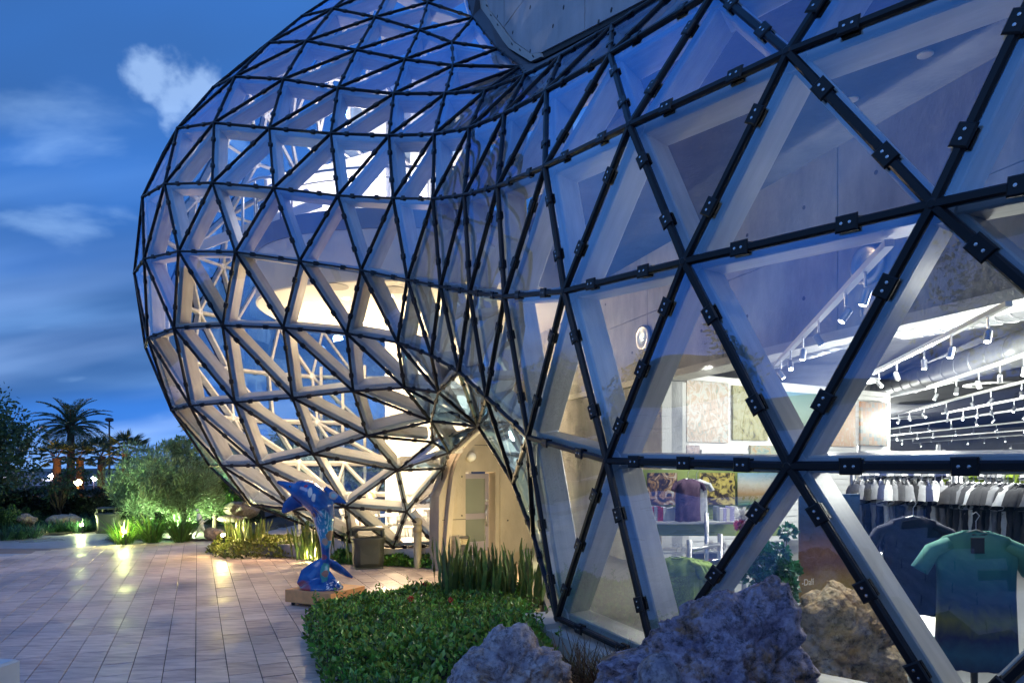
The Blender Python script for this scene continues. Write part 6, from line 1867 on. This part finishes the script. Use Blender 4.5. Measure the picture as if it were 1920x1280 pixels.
boulder([E2(955, 1240, 5.6, 58, 74, 60), E2(915, 1292, 5.5, 80, 88, 80), E2(1008, 1275, 5.5, 62, 62, 60), E2(960, 1350, 5.5, 120, 110, 100)], 6, 0.10, RK['lilac'], 'smooth lilac boulder in the bottom middle of the picture', 'foreground boulders', 11)
boulder([E2(1570, 1185, 5.9, 85, 92, 70), E2(1625, 1260, 5.9, 70, 90, 70), E2(1540, 1290, 5.9, 80, 110, 80)], 6, 0.12, RK['tan'], 'tan cracked boulder behind the slanting bar, right of the purple one', 'foreground boulders', 21)
boulder([E2(1232, 1300, 4.25, 45, 75, 50), E2(1255, 1360, 4.25, 55, 60, 50)], 5, 0.06, RK['lilac'], 'small streaked boulder leaning against the largest purple one', 'foreground boulders', 31)
q = at(885, 1040, 13.4)
boulder([((q.x, q.y, 0.35), (0.38, 0.3, 0.36))], 4, 0.07, RK['garden'], 'pale boulder lit yellow behind the foreground snake plants', None, 33)
def gb(px, py, d_, rx, rz, lab, sd):
    q = at(px, py, d_)
    boulder([((q.x, q.y, q.z), (rx, rx * 0.7, rz)), ((q.x + rx * 0.5, q.y, q.z - rz * 0.2), (rx * 0.7, rx * 0.6, rz * 0.8))], 4, rz * 0.45, RK['garden'], lab, 'garden boulders', sd)
gb(48, 973, 25.2, 0.34, 0.20, 'pale boulder topping the stacked pair at the left', 41)
gb(54, 988, 25.3, 0.24, 0.24, 'upright boulder under the pale topping one', 42)
gb(74, 998, 24.4, 0.26, 0.20, 'orange brown boulder at the path edge, left', 43)
gb(120, 974, 26.0, 0.62, 0.22, 'long flat boulder before the dark hedge', 44)
gb(232, 982, 25.2, 0.42, 0.18, 'flat boulder behind the brightly lit grass clump', 45)
gb(212, 1015, 22.6, 0.30, 0.22, 'rounded grey boulder at the tip of the island bed', 46)
gb(400, 1000, 22.4, 0.32, 0.20, 'brown boulder beside the white figure sculpture', 47)
gb(450, 955, 26.0, 0.62, 0.30, 'tan ledge boulder past the foot of the bulb', 48)
gb(430, 972, 25.0, 0.45, 0.14, 'flat ledge boulder lower past the foot of the bulb', 49)
# ================================================================== garden lights and street lamps
def garden_light(px, py, en, col_, lab, up=0.16):
    q = gnd(px, py); t = thing('garden_light', lab, 'garden light', q, group='garden spot lights')
    mb = MB(); mb.tube([(0, 0, 0), (0, 0, up)], 0.02, 8); mb.build('stake', M_['dark'], t)
    mb = MB(); mb.lathe([(0.05, -0.02), (0.06, 0.05), (0.055, 0.05)], 12, Matrix.Translation((0, -0.03, up)) @ Matrix.Rotation(R_(40), 4, 'X')); mb.build('head', M_['dark'], t)
    mb = MB(); mb.lathe([(0.045, 0.0), (0.052, 0.03), (0.03, 0.05), (0.005, 0.056)], 12, Matrix.Translation((0, -0.05, up + 0.03)) @ Matrix.Rotation(R_(40), 4, 'X')); mb.build('lens', emis('garden_glow', col_, 90), t)
    l = lamp('bulb', 'POINT', (0, -0.1, up + 0.1), en, col_, 0.06, t)
garden_light(236, 1021, 70, (0.95, 1.0, 0.35), 'bright garden light in the tip of the first grass clump', 0.35)
garden_light(155, 999, 40, (0.85, 1.0, 0.40), 'garden light among the lily turf at the path edge', 0.25)
garden_light(347, 1002, 420, (0.75, 1.0, 0.55), 'garden light shining up into the silver tree', 0.1)
garden_light(420, 1040, 30, (1.0, 0.78, 0.30), 'garden light in the yellow green shrubs at the bulb foot', 0.5)
garden_light(585, 1052, 30, (1.0, 0.82, 0.40), 'garden light low behind the dolphin statue', 0.1)
# street lamp and far lamps
q = fpt(205, 62); q.z = 0
t = thing('street_lamp', 'tall parking lot lamp post with a flat dark head beside the palms', 'street lamp', q)
mb = MB(); mb.tube([(0, 0, 0), (0, 0, 6.4)], [0.11, 0.07], 8); mb.build('pole', M_['dark'], t, True)
mb = MB(); mb.lathe([(0.2, 6.35), (0.34, 6.42), (0.34, 6.62), (0.2, 6.7)], 12); mb.build('head', M_['dark'], t)
def far_lamp(px, py, d_, col_, s, en, lab):
    q = at(px, py, d_); t = thing('post_lamp', lab, 'lamp', (q.x, q.y, 0), group='lit lamps beyond the hedge')
    mb = MB(); mb.tube([(0, 0, 0), (0, 0, q.z)], 0.05, 8); mb.build('pole', M_['dark'], t)
    mb = MB(); mb.lathe([(0.05, -0.15), (0.16, -0.08), (0.18, 0.02), (0.12, 0.12), (0.02, 0.16)], 12, Matrix.Translation((0, 0, q.z))); mb.build('globe', emis('globe_glow', col_, s), t, True)
    lamp('bulb', 'POINT', (0, -0.3, q.z), en, col_, 0.15, t)
far_lamp(146, 904, 37, (1.0, 0.42, 0.08), 220, 160, 'glowing orange lamp among the palm trunks')
far_lamp(96, 893, 50, (1.0, 0.8, 0.7), 60, 80, 'pale lamp left of the orange one')
far_lamp(176, 897, 50, (0.85, 0.75, 1.0), 40, 60, 'pale violet lamp right of the orange one')
# low pale buildings beyond the road
def far_house(px0, px1, py, d_, lab, c):
    a, b = at(px0, py, d_), at(px1, py, d_)
    t = thing('far_building', lab, 'building', (a.x, a.y, 0), group='far buildings beyond the road')
    w = b.x - a.x; hz = a.z
    mb = MB(); mb.box(0, w, 0, 6, 0, hz); mb.build('wall', mat('far_wall', c, 0.7, var=0.1, vscale=1), t)
    mb = MB(); mb.box(-0.3, w + 0.3, -0.3, 6.3, hz, hz + 0.25); mb.build('roof', M_['concrete_lt'], t)
    k_ = max(2, int(w / 3))
    for i in range(k_):
        x = w * (i + 0.5) / k_
        mb = MB(); mb.box(x - 0.6, x + 0.6, -0.06, 0.02, 0.9, hz * 0.75); mb.build('window', emis('lit_window', (0.75, 0.78, 1.0), 0.9), t)
        mb = MB(); mb.box(x - 0.7, x + 0.7, -0.09, 0.0, 0.78, 0.88); mb.build('sill', M_['concrete_lt'], t)
far_house(60, 205, 898, 84, 'long pale low building behind the palms', (0.5, 0.5, 0.6))
far_house(215, 300, 886, 92, 'pale low building behind the silver trees', (0.45, 0.45, 0.55))
far_house(-260, 30, 884, 90, 'pale low building behind the large dark tree', (0.45, 0.45, 0.5))
far_house(420, 520, 890, 88, 'pale low building seen past the bulb foot', (0.5, 0.52, 0.6))
